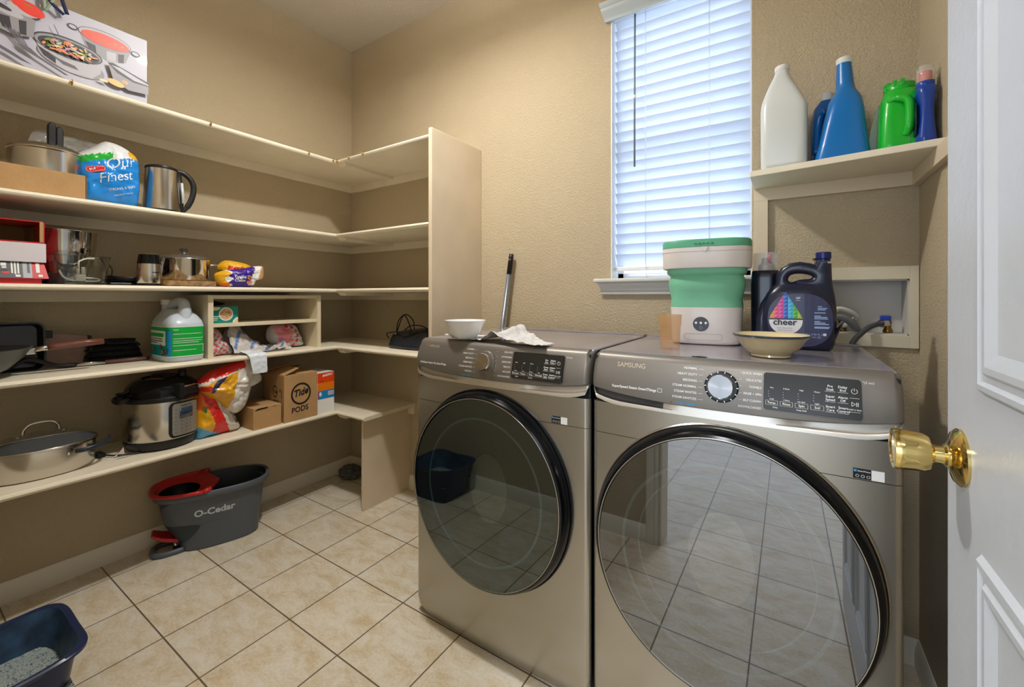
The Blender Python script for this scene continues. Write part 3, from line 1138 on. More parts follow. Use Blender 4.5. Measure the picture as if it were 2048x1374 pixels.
# left pot with lid, tomato
PG([(-1.62, 2.120), (-1.62, 2.062), (-1.575, 2.052), (-1.532, 2.066), (-1.527, 2.125), (-1.55, 2.135)], PS1)
PG([(-1.615, 2.105), (-1.60, 2.068), (-1.58, 2.066), (-1.585, 2.108)], PS3)
PG([(-1.565, 2.108), (-1.563, 2.062), (-1.548, 2.064), (-1.548, 2.112)], PS3)
EL(-1.556, 2.146, .036, -.006, .004, .016, PS2)
EL(-1.540, 2.158, .034, -.010, .006, .020, TOM)
EL(-1.565, 2.166, .016, 0, .002, .014, TOM)
EL(-1.545, 2.168, .010, -.002, 0, .002, VEG2, 10)
EL(-1.60, 2.130, .045, -.012, .004, .015, PS2)
EL(-1.605, 2.135, .025, -.007, .002, .007, PS3)
# fork and knife
for k in range(4):
    PG([(-1.597 + k * .0095, 2.075 - k * .003), (-1.594 + k * .0095, 2.076 - k * .003), (-1.556 + k * .005, 2.025 - k * .001), (-1.560 + k * .005, 2.025 - k * .001)], PS4)
PG([(-1.570, 2.028), (-1.540, 2.026), (-1.520, 2.008), (-1.448, 1.972), (-1.458, 1.970), (-1.530, 2.004), (-1.556, 2.014)], PS4)
PG([(-1.62, 2.012), (-1.575, 1.992), (-1.535, 1.970), (-1.560, 1.974), (-1.62, 2.000)], PS4)
PG([(-1.486, 2.135), (-1.484, 2.135), (-1.472, 2.105), (-1.475, 2.105)], PS4)
# right pan and garlic
PG([(-1.344, 2.066), (-1.330, 2.010), (-1.285, 1.986), (-1.2240, 1.992), (-1.2240, 2.038)], PS1)
EL(-1.285, 2.040, .060, -.017, .004, .022, PS3) if False else None
PG([(-1.346, 2.068), (-1.33, 2.072), (-1.29, 2.060), (-1.2240, 2.040), (-1.2240, 2.024), (-1.27, 2.022), (-1.32, 2.040)], PS3)
PG([(-1.335, 2.062), (-1.31, 2.062), (-1.262, 2.045), (-1.2240, 2.032), (-1.2240, 2.028), (-1.268, 2.030), (-1.31, 2.048)], PS2)
EL(-1.322, 1.999, .024, -.006, .004, .011, GARL)
EL(-1.296, 2.012, .010, -.002, .002, .007, M('print brown clove', '#b98746', .3))
EL(-1.356, 1.994, .012, -.002, .002, .004, VEG3)
g.done('printed_picture', t, recalc=False)

# --- ribbon hanging over the carton
NAVC, GRNC = M('navy webbing', '#1b2547', 0.8), M('sage webbing', '#8fa38a', 0.8)
t = thing('hanging_strap', 'navy and sage green lanyard loop hanging in front of the printed pot carton', 'strap', (.39, -1.48, Z1 + .2525))
def ribbon(g, pts, w, m):
    P_ = catmull([V(*p) for p in pts], 4)
    rows = []
    for i, p in enumerate(P_):
        d = (P_[min(i + 1, len(P_) - 1)] - P_[max(i - 1, 0)]).normalized()
        n = d.cross(X_).normalized() * w / 2
        rows.append([p - n, p + n, p + n + V(.0018, 0, 0), p - n + V(.0018, 0, 0)])
    g.loft(rows, m)
g = G(); z0 = -(Z1 + .2525)
ribbon(g, [(0, -.036, .05), (0, -.030, .022), (.002, -.012, -.012), (.003, .018, -.037)], .010, NAVC)
ribbon(g, [(-.002, .008, .07), (0, .012, .022), (.004, .026, -.032), ], .011, NAVC)
g.done('navy_loop', t)
g = G()
ribbon(g, [(-.004, -.033, .06), (-.002, -.031, .01), (-.002, -.026, -.045)], .009, GRNC)
ribbon(g, [(-.003, -.026, -.046), (.002, -.012, -.010), (.004, .000, .022), (.002, .005, .06)], .008, GRNC)
g.done('green_loop', t)
g = G()
g.tube([V(-.006, -.04, .06), V(-.05, 0, .058), V(-.10, .01, .001)], .002, GRNC, 6)
g.done('cord', t)

# --- shelf 2 : cardboard tray, saucepan, paper bag, kettle
t = thing('cardboard_tray', 'shallow open brown cardboard tray under the steel saucepan', 'tray', (0, 0, Z2))
g = G()
g.box(.10, .358, -1.73, -1.398, 0, .003, CARD)
for a in ((.355, .358, -1.73, -1.398), (.10, .103, -1.73, -1.398), (.10, .358, -1.401, -1.398), (.10, .358, -1.73, -1.727)):
    g.box(*a, 0, .088, CARD, .001)
g.box(.345, .3555, -1.3975, -1.3955, .006, .084, CARDD, .0005)
g.done('tray', t)
t = thing('saucepan', 'lidded stainless saucepan with black handle standing in the cardboard tray', 'pot', (.225, -1.475, Z2 + .0035))
G().lathe([(0, 0), (.088, 0), (.096, .008), (.098, .02), (.098, .165), (.101, .168), (.101, .172), (.098, .176), (.095, .180), (.08, .190), (.05, .198), (0, .202)], STEEL, N=48).done('pot_body', t, auto=35)
g = G()
for y0_, y1_, hz_, xx in ((-.004, .017, .282, .028), (.018, .038, .274, .020)):
    out_ = [(y0_, .186), (y1_, .186), (y1_, hz_ - .012), (y1_ - .004, hz_ - .003), ((y0_ + y1_) / 2, hz_), (y0_ + .004, hz_ - .003), (y0_, hz_ - .012)]
    g.prism(out_, V(xx - .016, 0, 0), Y_, Z_, X_, .026, BLACKP, .0035)
g.prism([(-.001, .215), (.0125, .215), (.0125, .262), (.006, .270), (-.001, .262)], V(.0385, 0, 0), Y_, Z_, X_, .0006, M('painted handle hole black', '#050608', .6))  # flat black plate painted as the dark hole in the handle
g.box(.0, .040, -.010, .044, .186, .198, BLACKP, .004)
g.done('lid_handle', t)

t = thing('paper_goods_bag', 'crumpled blue and white plastic bag with white script lettering, left of the kettle', 'bag', (.25, -1.31, Z2))
BLUEB = M('blue glossy film', '#1488e0', 0.22, coat=.4)
WHF = M('white glossy film', '#dfe3e6', 0.25, coat=.4)
GRF = M('green glossy film', '#22b13c', 0.25, coat=.4)
YEF = M('yellow sticker', '#d9a520', 0.4)
outl = [(-.082, .006), (-.02, .003), (.055, .003), (.085, .016), (.092, .05), (.095, .10), (.093, .145), (.092, .200), (.075, .232), (.035, .256), (.0, .262), (-.02, .255), (-.05, .225), (-.085, .195), (-.098, .165), (-.094, .10), (-.086, .05)]
def fm(a, b):
    edge = .150 + (a + .1) * .34 - max(0, a - .045) * .2
    if b < edge: return BLUEB
    if b < edge + .026 and a < .0: return GRF
    if .052 < a and b > .196 + (.09 - a) * .3: return YEF
    return WHF
g = pillow(G(), outl, .060, V(0, 0, 0), Y_, Z_, X_, mfn=fm, m=None, amp=.006, sc=22, seed=3, back=.6, R=16, N=120)
bt = g.bvh()
bag = g.done('bag', t)
g = G()
U = V(0, .94, .34).normalized(); W_ = V(0, -.34, .94).normalized()
g.text('Our', .056, V(.2, -.022, .140), U, W_, WHITEI, shear=.4, bold=-.004)
g.text('Finest', .052, V(.2, -.040, .082), U, W_, WHITEI, shear=.4, bold=-.004, sx=.86)
g.text('STRONG & SOFT', .013, V(.2, -.012, .056), U, W_, WHITEI, sx=.9)
g.text('PREMIUM TISSUE', .008, V(.2, .006, .040), U, W_, WHITEI)
g.wrap(bt, -X_, .0012).done('lettering', bag, recalc=False)
g = G()
o = V(.2, -.050, .135)
for r, m, e in ((.0125, RED, 0), (.0105, WHITEI, .0004), (.0095, RED, .0008)):
    pts = [(-.016 - r * math.cos(a), r * math.sin(a)) for a in [math.pi / 2 - math.pi * k / 8 for k in range(9)]]
    pts = [(-.016 - r * math.sin(math.pi * k / 8), r * math.cos(math.pi * k / 8)) for k in range(9)] + [(.016 + r * math.sin(math.pi * k / 8), -r * math.cos(math.pi * k / 8)) for k in range(9)]
    g2 = G(); g2.poly([o + U * a + W_ * b for a, b in pts], m); g2.wrap(bt, -X_, .0012 + e)
    g2.done('logo_badge', bag, recalc=False)
g.text('H-E-B', .012, V(.2, -.0655, .1255), U, W_, WHITEI, bold=.04)
g.wrap(bt, -X_, .0028).done('logo_lettering', bag, recalc=False)
FILM = M('clear plastic film', '#c9c9c4', 0.15, alpha=.35, spec=.8)
g = pillow(G(), [(-.20, .12), (-.06, .10), (.02, .16), (.04, .255), (-.03, .275), (-.12, .275), (-.19, .262)], .02, V(-.10, 0, 0), Y_, Z_, X_, m=FILM, amp=.010, sc=25, seed=9)
g.done('clear_film', t)

t = thing('electric_kettle', 'brushed steel electric kettle with curved black handle on the second shelf', 'kettle', (.235, -1.135, Z2))
G().lathe([(0, .0), (.066, 0), (.068, .004), (.068, .016)], BLACKP, N=40).done('base', t)
G().lathe([(.064, .016), (.066, .018), (.0665, .03), (.062, .10), (.056, .19), (.0555, .195)], STEEL, N=48, cap=False).done('body', t, auto=40)
G().lathe([(.0565, .193), (.0575, .198), (.056, .204), (.045, .209), (0, .211)], BLACKP, N=40).done('lid', t, auto=40)
g = G()
g.tube(catmull([V(.012, .050, .200), V(.014, .076, .196), V(.018, .102, .172), (.02, .112, .135), (.02, .104, .085), (.018, .084, .040), (.012, .062, .016)], 5), [.010] * 5 + [.0115] * 20 + [.009] * 6, BLACKP, 10, flat=.75)
g.done('handle', t)
g = G()
g.tube([V(.012, .0560, .197), V(.012, .0615, .10), V(.012, .0665, .014)], [.012, .0125, .012], BLACKP, 8)
g.done('handle_spine', t)
G().tube([V(.020, .0665, .150), V(.021, .0715, .060)], .0060, M('pale gauge window', '#c8d0d2', .2), 8).done('water_gauge', t)

# --- shelf 3
t = thing('tool_box_carton', 'red and grey printed tool carton lying under the open carton', 'box', (0, 0, Z3))
REDC = M('glossy red card', '#c81f24', 0.3, coat=.3)
G().box(.10, .352, -1.72, -1.508, 0, .022, REDC, .001).done('carton', t)
g = G()
A, B = V(.362, 0, .018), V(.338, 0, .078)
Wn = (B - A).normalized(); H = (B - A).length
def lr(y0, y1, w0, w1, m, e):
    k = V(.97, 0, .2) * e
    g.poly([A + k + Y_ * y0 + Wn * w0, A + k + Y_ * y1 + Wn * w0, A + k + Y_ * y1 + Wn * w1, A + k + Y_ * y0 + Wn * w1], m)
g.prism([(-1.72, 0), (-1.492, 0), (-1.502, H), (-1.72, H)], A, Y_, Wn, V(-1, 0, 0), .20, REDC, .001)
g.done('lid', t)
g = G()
GREYC = M('dark grey print', '#4a4f55', .35)
lr(-1.72, -1.552, .002, H - .001, GREYC, .0006); lr(-1.552, -1.531, .002, H - .001, M('light grey print', '#a8acb4', .35), .0006)
for a, b, c_, d, m in ((-1.522, -1.513, .022, H - .006, WHITEI), (-1.517, -1.507, .006, .015, WHITEI), (-1.578, -1.574, .018, H - .004, WHITEI), (-1.571, -1.567, .015, H - .004, WHITEI), (-1.564, -1.560, .017, H - .004, WHITEI), (-1.569, -1.558, .005, .013, WHITEI), (-1.600, -1.588, .044, .056, WHITEI), (-1.598, -1.588, .036, .042, WHITEI), (-1.618, -1.606, .040, .058, RED), (-1.630, -1.616, .008, .018, M('pink print', '#d97c86', .4)), (-1.542, -1.536, .020, H - .006, GREYC)):
    lr(a, b, c_, d, m, .0011)
g.ell(A + V(.0012, 0, .0003) + Y_ * -1.590 + Wn * .022, Y_ * .009, Wn * .007, RED, 16)
g.ell(A + V(.0012, 0, .0003) + Y_ * -1.637 + Wn * .034, Y_ * .010, Wn * .012, RED, 16)
g.ell(A + V(.0016, 0, .0003) + Y_ * -1.592 + Wn * .028, Y_ * .009, Wn * .004, PS3, 16)
g.done('printed_panel', t, recalc=False)
t = thing('open_carton', 'open red carton with brown inside and a white flap hanging, topmost at the left end', 'box', (0, 0, Z3 + .079))
WFL = M('white card', '#d3cfd6', 0.5)
g = G()
zb_, zt_ = .058, .140
g.box(.12, .335, -1.72, -1.499, .000, .003, REDC)
g.box(.12, .335, -1.72, -1.499, zt_ - .003, zt_, REDC)
g.box(.12, .335, -1.502, -1.499, 0, zt_, REDC)
g.box(.12, .123, -1.72, -1.499, 0, zt_, CARDD)
g.done('carton', t)
G().box(.125, .332, -1.719, -1.503, .004, .058, CARDD).done('inner_tray', t)
G().prism([(-1.72, 0), (-1.497, 0), (-1.497, .066), (-1.72, .066)], V(.345, 0, -.004), Y_, V(-.06, 0, 1).normalized(), X_, .003, WFL, .0006).done('front_flap', t)
G().box(.333, .3365, -1.511, -1.502, .066, .139, CARD).done('cut_edge', t)
G().box(.333, .3365, -1.72, -1.499, .062, .067, REDC).done('front_edge', t)

t = thing('glass_dish', 'clear rectangular glass baking dish holding a white lead and plug', 'dish', (.275, -1.402, Z3))
g = G()
out = [(.050, .068, 0), (.054, .072, .003), (.062, .080, .09), (.066, .084, .104), (.066, .084, .108)]
inn = [(.062, .080, .107), (.058, .076, .09), (.050, .068, .008)]
g.loft([se(0, 0, z, a, b, 5, 48) for a, b, z in out + inn], CLEARG)
g.done('dish', t, auto=45)
WC = M('ivory cord', '#d8d5c4', 0.45)
t = thing('plug_lead', 'white appliance lead and plug coiled inside the glass dish', 'cable', (.275, -1.402, Z3 + .008))
g = G()
g.tube(catmull([V(.02, -.055, .045), V(.03, -.045, .02), V(.03, -.02, .008), V(.02, .01, .006), V(.01, .045, .007), V(.0, .06, .012), V(-.01, .05, .018), V(-.02, .02, .02)], 6), .0035, WC, 8)
g.tube(catmull([V(.02, -.002, .03), V(.03, -.006, .075), V(.02, .004, .085), V(0, .02, .092), V(-.01, .045, .094)], 5), .003, WC, 8)
g.done('cord', t)
g = G(); g.box(.012, .036, -.016, .014, .004, .032, WC, .005); g.tube([V(.03, -.008, .03), V(.03, -.008, .055)], .005, WC, 8); g.tube([V(.03, .006, .03), V(.03, .006, .06)], .005, WC, 8)
g.done('plug', t)
t = thing('mixing_bowl', 'deep steel mixing bowl standing behind the glass dish', 'bowl', (.135, -1.42, Z3))
G().lathe([(0, 0), (.045, .0), (.048, .004), (.070, .04), (.088, .09), (.097, .15), (.100, .205), (.1025, .209), (.1025, .212), (.099, .211), (.096, .15), (.085, .08), (.04, .01), (0, .008)], STEELP, N=56).done('bowl', t, auto=60)

t = thing('black_power_cable', 'tangle of black power cables between glass dish and steel grinder', 'cable', (.2, -1.27, Z3))
g = G()
rnd = random.Random(7)
for k in range(6):
    pts = []
    for i in range(9):
        a = i * .9 + k
        pts.append(V(.02 + .05 * math.cos(a) + k * .008, (.045 + k * .004) * math.sin(a) + .004 * k, .005 + .006 * k + .004 * math.sin(a * 2 + k)))
    g.tube(catmull(pts, 5), .0035, BLACKP, 6)
g.tube(catmull([V(.03, -.17, .006), V(.0, -.13, .085), V(.0, -.09, .112), V(.0, -.05, .105), V(.005, -.022, .075), V(.01, -.022, .04)], 6), .0028, BLACKP, 6)
g.tube(catmull([V(.04, -.22, .01), V(.06, -.17, .012), V(.05, -.11, .01), V(.06, -.04, .008), V(.05, .03, .01)], 6), .0035, BLACKP, 6)
g.done('cord', t)
G().box(.03, .09, -.215, -.17, 0, .045, BLACKP, .006).done('power_brick', t)
G().box(-.02, .10, -.05, .05, 0, .012, BLACKP, .004).done('lid_plate', t)

t = thing('coffee_grinder', 'small steel and black grinder standing on the third shelf', 'grinder', (.325, -1.205, Z3))
G().lathe([(.036, 0), (.037, .003), (.037, .010)], BLACKP, N=36).done('base', t)
G().lathe([(.0395, .010), (.041, .012), (.0405, .05), (.038, .090)], STEEL, N=40, cap=False).done('body', t, auto=40)
G().lathe([(.038, .090), (.037, .1), (.034, .124), (.033, .128)], BLACKG, N=40, cap=False).done('lid', t, auto=40)
G().lathe([(.033, .128), (.029, .132), (.028, .131), (0, .133)], STEELP, N=40).done('lid_ring', t, auto=40)
g = G(); g.text('CORIENT', .007, V(.08, -.002, .052), Y_, Z_, BLACKI, bold=.03)
# wrap on to body: project radially
for v in g.bm.verts:
    v.co.x = math.sqrt(max(0, .0412 ** 2 - v.co.y ** 2))
g.done('lettering', t, recalc=False)

t = thing('glass_pot', 'wide steel cooking pot with glass lid and round knob', 'pot', (.235, -1.052, Z3 + .026))
G().lathe([(0, 0), (.088, 0), (.094, .006), (.096, .09), (.100, .094), (.100, .097), (.094, .096), (.092, .010), (0, .004)], STEELP, N=56).done('pot_body', t, auto=50)
g = G().lathe([(.101, .097), (.101, .100), (.097, .101), (.097, .098)], STEELP, N=56, cap=False)
lid = g.done('lid', t)
G().lathe([(.098, .1), (.08, .110), (.05, .118), (.0, .121)], LIDG, N=48).done('lid_glass', lid)
G().lathe([(.012, .120), (.008, .124), (.008, .130), (.018, .140), (.020, .145), (.012, .149), (0, .150)], STEELP, N=28).done('lid_knob', lid, auto=30)
for s in (1, -1):
    G().tube(catmull([V(.02, s * .094, .075), V(.02, s * .122, .078), V(-.005, s * .132, .078), V(-.03, s * .122, .078), V(-.03, s * .092, .075)], 5), .0055, CHROME, 8, flat=.7).done('side_handle', t)
t = thing('food_container', 'low clear glass container with brown food under the steel pot', 'dish', (.262, -1.062, Z3))
g = G(); g.loft([se(0, 0, z, a, b, 5, 40) for a, b, z in ((.085, .098, 0), (.092, .105, .006), (.092, .105, .025))], M('amber brown food seen through glass', '#9c7a4e', .25, vary=(45, .35), coat=.6)); g.done('dish', t, auto=45)

# bread / tortilla packets
t = thing('purple_snack_packet', 'purple and yellow crinkled packet right of the steel pot, under the yellow packet', 'packet', (.30, -.862, Z3))
def fm(a, b):
    if a < -.052 + .012 * math.sin(b * 120): return YEL if b > .02 else M('orange print film', '#e06a1c', .4)
    if a < -.040 + .010 * math.sin(b * 200): return WHITEI
    if a > .052 + (b - .05) * .35 and b > .012: return WHITEI if a < .085 + (b - .05) * .3 else M('peach film', '#cfa070', .4)
    return PURP
g = pillow(G(), [(-.085, .020), (-.06, .003), (.0, .001), (.05, .001), (.075, .010), (.085, .035), (.12, .050), (.122, .105), (.09, .108), (.05, .100), (.0, .092), (-.06, .078), (-.094, .062), (-.094, .040)], .042, V(0, 0, 0), Y_, Z_, X_, mfn=fm, amp=.004, sc=40, seed=5, back=.8, R=14, N=112)
bt = g.bvh(); o_ = g.done('packet', t)
g = G()
g.text('Original', .018, V(.2, -.026, .044), Y_, Z_, WHITEI, bold=.03, sx=.85); g.text('Choice', .018, V(.2, -.026, .028), Y_, Z_, WHITEI, bold=.03, sx=.85)
g.ell(V(.2, .040, .048), Y_ * .011, Z_ * .009, YEL); g.ell(V(.2, .040, .026), Y_ * .014, Z_ * .010, M('salmon print', '#e0805c', .4))
g.wrap(bt, -X_, .001).done('lettering', o_, recalc=False)
t = thing('yellow_snack_packet', 'yellow packet with red lettering resting on the purple packet', 'packet', (.262, -.865, Z3 + .062))
g = pillow(G(), [(-.060, .010), (-.03, -.012), (.02, -.018), (.052, -.022), (.068, .0), (.088, .022), (.080, .045), (.055, .058), (.01, .066), (-.03, .068), (-.052, .056), (-.066, .034)], .052, V(0, 0, 0), Y_, Z_, X_, m=YEL, amp=.004, sc=40, seed=8, back=.8)
bt = g.bvh(); o_ = g.done('packet', t)
g = G()
g.text('Mexpa', .026, V(.2, -.040, .022), V(0, .99, .03), Z_, RED, shear=.25, bold=.03); g.text('Brief Choice', .015, V(.2, -.046, .004), V(0, .99, -.12), Z_, BLACKI, bold=.03, sx=.9)
g.wrap(bt, -X_, .001).done('lettering', o_, recalc=False)

# --- shelf 4, left run
GUN = M('dark grey pan metal', '#5d5f60', 0.35, 0.7)
GUNI = M('grey pan interior', '#7b7f86', 0.35, 0.5)
WOODH = M('reddish brown handle', '#6e3d30', 0.3, coat=.5)
t = thing('wok', 'grey steel wok with reddish brown handle at the left end of the fourth shelf', 'pan', (.235, -1.685, Z4))
g = G()
prof = [(0, 0), (.055, 0), (.075, .006), (.115, .030), (.150, .068), (.168, .098), (.171, .1), (.172, .103), (.168, .103), (.146, .068), (.110, .032), (.07, .011), (0, .006)]
g.lathe(prof, GUN, N=64, mfn=lambda i: GUNI if i >= 7 else GUN)
g.done('bowl', t, auto=50)
hd = Matrix.Rotation(math.radians(-6), 4, 'Z')
g = G()
g.tube([V(.020, .163, .088), V(.03, .19, .094), V(.035, .205, .096)], [.010, .009, .011], STEEL, 10)
g.box(.008, .034, .150, .176, .075, .098, STEEL, .004)
g.done('ferrule', t)
g = G()
g.tube([V(.035, .205, .096), V(.038, .225, .098), V(.044, .30, .105), V(.048, .352, .108)], [.0115, .012, .013, .0115], WOODH, 10)
g.done('handle', t)
t = thing('square_griddle', 'black square griddle pan standing upright behind the wok', 'pan', (.105, -1.575, Z4))
GR = M('black nonstick coating', '#101216', 0.3, coat=.3)
g = G()
lean = V(-.16, 0, 1).normalized()
def rr(x0, x1, z0, z1, r, n=5):
    pts = []
    for cx, cz, a0 in ((x1 - r, z1 - r, 0), (x0 + r, z1 - r, 90), (x0 + r, z0 + r, 180), (x1 - r, z0 + r, 270)):
        for k in range(n):
            a = math.radians(a0 + 90 * k / (n - 1))
            pts.append((cx + r * math.cos(a), cz + r * math.sin(a)))
    return pts
def ringp(x0, x1, z0, z1, r, d):
    return [V(d, 0, 0) + Y_ * a + lean * b for a, b in rr(x0, x1, z0, z1, r)]
g.loft([ringp(-.115, .095, .015, .170, .02, -.0), ringp(-.13, .110, .0, .186, .028, .040), ringp(-.132, .112, -.0, .188, .03, .042), ringp(-.126, .106, .004, .182, .026, .042), ringp(-.118, .094, .014, .172, .018, .008)], GR)
g.done('pan', t, auto=40)
t = thing('brown_board', 'brown wood grained board with two black clips leaning on the wall', 'board', (.075, -1.40, Z4))
WB = M('brown wood grain laminate', '#8d7266', 0.5, vary=(30, .12))
g = G()
g.prism([(-.085, .0), (.045, .0), (.068, .075), (.074, .118), (-.060, .146), (-.085, .146)], V(0, 0, 0), Y_, V(-.18, 0, 1).normalized(), X_, .016, WB, .003)
g.done('board', t)
for pts in ([(-.062, .118), (-.035, .118), (-.034, .148), (-.062, .150)], [(.066, .086), (.076, .086), (.078, .120), (.066, .122)]):
    g = G(); g.prism(pts, V(-.001, 0, 0), Y_, V(-.18, 0, 1).normalized(), X_, .021, BLACKP, .003); g.done('clip', t)
t = thing('folded_black_cloth', 'stack of folded black cloth beside the brown board', 'cloth', (.10, -1.262, Z4))
CL = M('black fabric', '#0f1114', 0.95, bump=(120, .5))
g = G()
for k in range(4):
    z = .004 + k * .024
    w = .088 - k * .004
    pillow(g, [(-w, 0), (w * .9, -.004), (w, .012), (w * .96, .022), (0, .024 + .003 * (k % 2)), (-w * .9, .024), (-w * 1.02, .012)], .055 - .006 * k, V(.0, -.004 * k + .01, z), Y_, Z_, X_, m=CL, amp=.004, sc=35, seed=k, back=1.0, R=7, N=56)
g.tube(catmull([V(.05, -.08, .06), V(.055, -.075, .088), V(.05, -.04, .095), V(.052, .0, .085), V(.055, .05, .088), V(.05, .075, .07)], 5), .006, CL, 6)
g.done('cloth', t)
t = thing('skillet', 'flat skillet under the wok, its long brown and steel handle lying along the shelf', 'pan', (.12, -1.60, Z4))
G().lathe([(0, 0), (.07, 0), (.085, .004), (.0855, .007), (.07, .004), (0, .003)], GR, (-.025, -.045, .0), N=40).done('pan', t)
G().tube(catmull([V(.01, .03, .006), V(.035, .075, .045), V(.035, .11, .040), V(.03, .15, .018), V(.028, .185, .009), V(.028, .215, .010)], 5), .0085, BLACKP, 8, flat=1.3).done('handle_arm', t)
G().tube([V(.028, .210, .010), V(.035, .300, .0105)], .0082, STEELP, 8).done('handle_ferrule', t)
g = G(); g.tube([V(.035, .300, .0105), V(.036, .40, .0105), V(.037, .435, .010)], [.0082, .0085, .0075], M('dark brown handle', '#75504a', .35), 8); g.tube([V(.037, .435, .010), V(.037, .445, .010)], .0068, BLACKP, 8)
g.done('handle', t)

# --- green-label jug
t = thing('floor_cleaner_jug', 'pale plastic jug with green and teal label beside the wooden cubby', 'jug', (.228, -1.075, Z4))
PLJ = M('milky translucent plastic', '#c3cdd8', 0.28, sss=.3, coat=.2)
g = G()
rx, ry = .118, .072
prof = [(.93, 0, 0), (.985, .006, 0), (1, .02, 0), (1, .150, 0), (.99, .160, 0), (.94, .176, -.002), (.82, .196, -.006), (.64, .214, -.012), (.50, .226, -.02)]
g.loft([se(o * 1.0, 0, z, rx * s, ry * (s if s > .9 else s * .96), 4.5, 56) for s, z, o in prof], PLJ)
g.done('body', t, auto=50)
g = G()
g.tube(catmull([V(.075, .0, .180), V(.066, .004, .222), V(.052, .006, .247), V(.020, .004, .256), V(-.02, 0, .250), V(-.05, -.004, .232)], 6), [.026] * 8 + [.023] * 23, PLJ, 16, flat=.95)
g.done('handle', t)
g = G(); g.lathe([(.024, .205), (.024, .252)], PLJ, (-.068, -.012, 0), 24); g.lathe([(.027, .246), (.0275, .266), (.025, .268), (0, .268)], M('white cap', '#dedfdc', .4), (-.068, -.012, 0), 28)
g.done('cap', t, auto=35)
LG, LT, LB, LW = M('green label', '#0fa83c', .35), M('teal label', '#0a8f93', .35), M('sky blue label', '#1f8fc9', .35), M('white label', '#dfe6df', .35)
g = G()
ring_ = se(0, 0, 0, rx + .0012, ry + .0012, 4.5, 160)
def lab(i0, i1, z0, z1, m, e=0.0):
    for i in range(i0, i1):
        a, b = ring_[i % 160], ring_[(i + 1) % 160]
        k = 1 + e / .09
        g.poly([V(a.x * k, a.y * k, z0), V(b.x * k, b.y * k, z0), V(b.x * k, b.y * k, z1), V(a.x * k, a.y * k, z1)], m)
# index 0 = +X face centre ; 120 = -Y face centre
lab(80, 136, .026, .150, LT); lab(136, 145, .026, .150, LB); lab(145, 182, .026, .150, LG)
lab(80, 182, .022, .026, LW, .0002); lab(80, 182, .150, .154, LW, .0002)
lab(80, 145, .138, .150, LG, .0004)
lab(92, 131, .072, .134, LW, .0004); lab(96, 127, .108, .124, LG, .0008)
lab(98, 125, .098, .101, M('dark label text', '#4a4a44', .5), .0008); lab(98, 125, .088, .092, M('dark label text', '#4a4a44', .5), .0008); lab(98, 120, .080, .084, M('dark label text', '#4a4a44', .5), .0008)
for k, (a, b) in enumerate(((147, 155), (147, 160), (160, 170), (147, 175), (147, 172), (147, 166), (147, 176), (147, 163))):
    z = (.138, .120, .120, .100, .090, .082, .070, .050)[k]
    lab(a, b, z, z + .0022, LW, .0004)
lab(174, 180, .040, .072, LW, .0006)
for k in range(5):
    lab(175, 179, .044 + k * .005, .0465 + k * .005, PURP, .001)
for y, z, r in ((-118, .05, .016), (-126, .042, .018), (-133, .046, .015), (-122, .066, .013)):
    i = -y
    a = ring_[i]
    o_ = V(a.x, a.y - .0018, z)
    g.ell(o_, X_ * r, Z_ * r * .8, M('print pebble brown', '#5c4a42', .4), 16)
    g.ell(o_ + V(-.003, -.0004, .003), X_ * r * .6, Z_ * r * .45, M('print pebble grey', '#8b7a72', .4), 12)
g.done('label', t, recalc=False)

# --- cubby
t = thing('wooden_cubby', 'small cream open wooden cubby with one inner shelf standing on the fourth shelf', 'shelf unit', (0, 0, Z4))
g = G()
CB = M('pale cubby wood', '#dccfb2', 0.5, vary=(8, .03))
g.box(.0, .335, -.997, -.975, 0, .289, CB, .0008).done('side_panel', t)
G().box(.0, .335, -.466, -.444, 0, .289, CB, .0008).done('side_panel', t)
G().box(.0, .333, -.975, -.466, .271, .2885, CB, .0008).done('top_board', t)
G().box(.0, .330, -.975, -.466, .140, .156, CB, .0008).done('inner_shelf', t)
t = thing('teal_food_box', 'teal cardboard food box with a printed bowl, inside the cubby', 'box', (0, 0, Z4 + .1565))
TEALC = M('teal printed card', '#0f8d7f', .4)
G().box(.12, .290, -.972, -.852, 0, .078, TEALC, .001).done('carton', t)
g = G(); o_ = V(.2908, 0, 0)
g.rect(V(0, 0, .0784), X_, Y_, .125, .288, -.970, -.853, M('pink white card', '#d9c4c0', .5))
g.ell(o_ + V(0, -.905, .042), Y_ * .031, Z_ * .032, WHITEP); g.ell(o_ + V(.0004, -.905, .042), Y_ * .026, Z_ * .027, M('print noodle', '#d9b98a', .4))
rnd = random.Random(2)
for i in range(40):
    a, r = rnd.random() * 6.28, math.sqrt(rnd.random()) * .021
    g.ell(o_ + V(.0008 + i * .00002, -.905 + r * math.cos(a), .042 + r * math.sin(a)), Y_ * .0035, Z_ * .0025, rnd.choice([M('print rust', '#b5673a', .4), M('print cream', '#e6cfa2', .4), M('print brown clove', '#b98746', .3)]), 7)
g.ell(o_ + V(0, -.950, .077), Y_ * .022, Z_ * .017, WHITEP, 16, math.pi, 2 * math.pi); g.ell(o_ + V(.0004, -.950, .077), Y_ * .018, Z_ * .013, VEG3, 16, math.pi, 2 * math.pi)
g.ell(o_ + V(0, -.852, 0), Y_ * .026, Z_ * .026, WHITEP, 12, math.pi / 2, math.pi) if False else None
g.poly([o_ + V(0, y, z) for y, z in ((-.8525, .0), (-.8525, .026), (-.862, .024), (-.874, .012), (-.877, .0))], WHITEP)
g.poly([o_ + V(.0004, y, z) for y, z in ((-.8525, .001), (-.8525, .018), (-.862, .016), (-.870, .001))], M('print cauliflower', '#e8cf9a', .3))
for k in range(3):
    g.rect(o_ + V(.0002, 0, 0), Y_, Z_, -.970, -.942 + k * .004, .014 + k * .008, .017 + k * .008, LW)
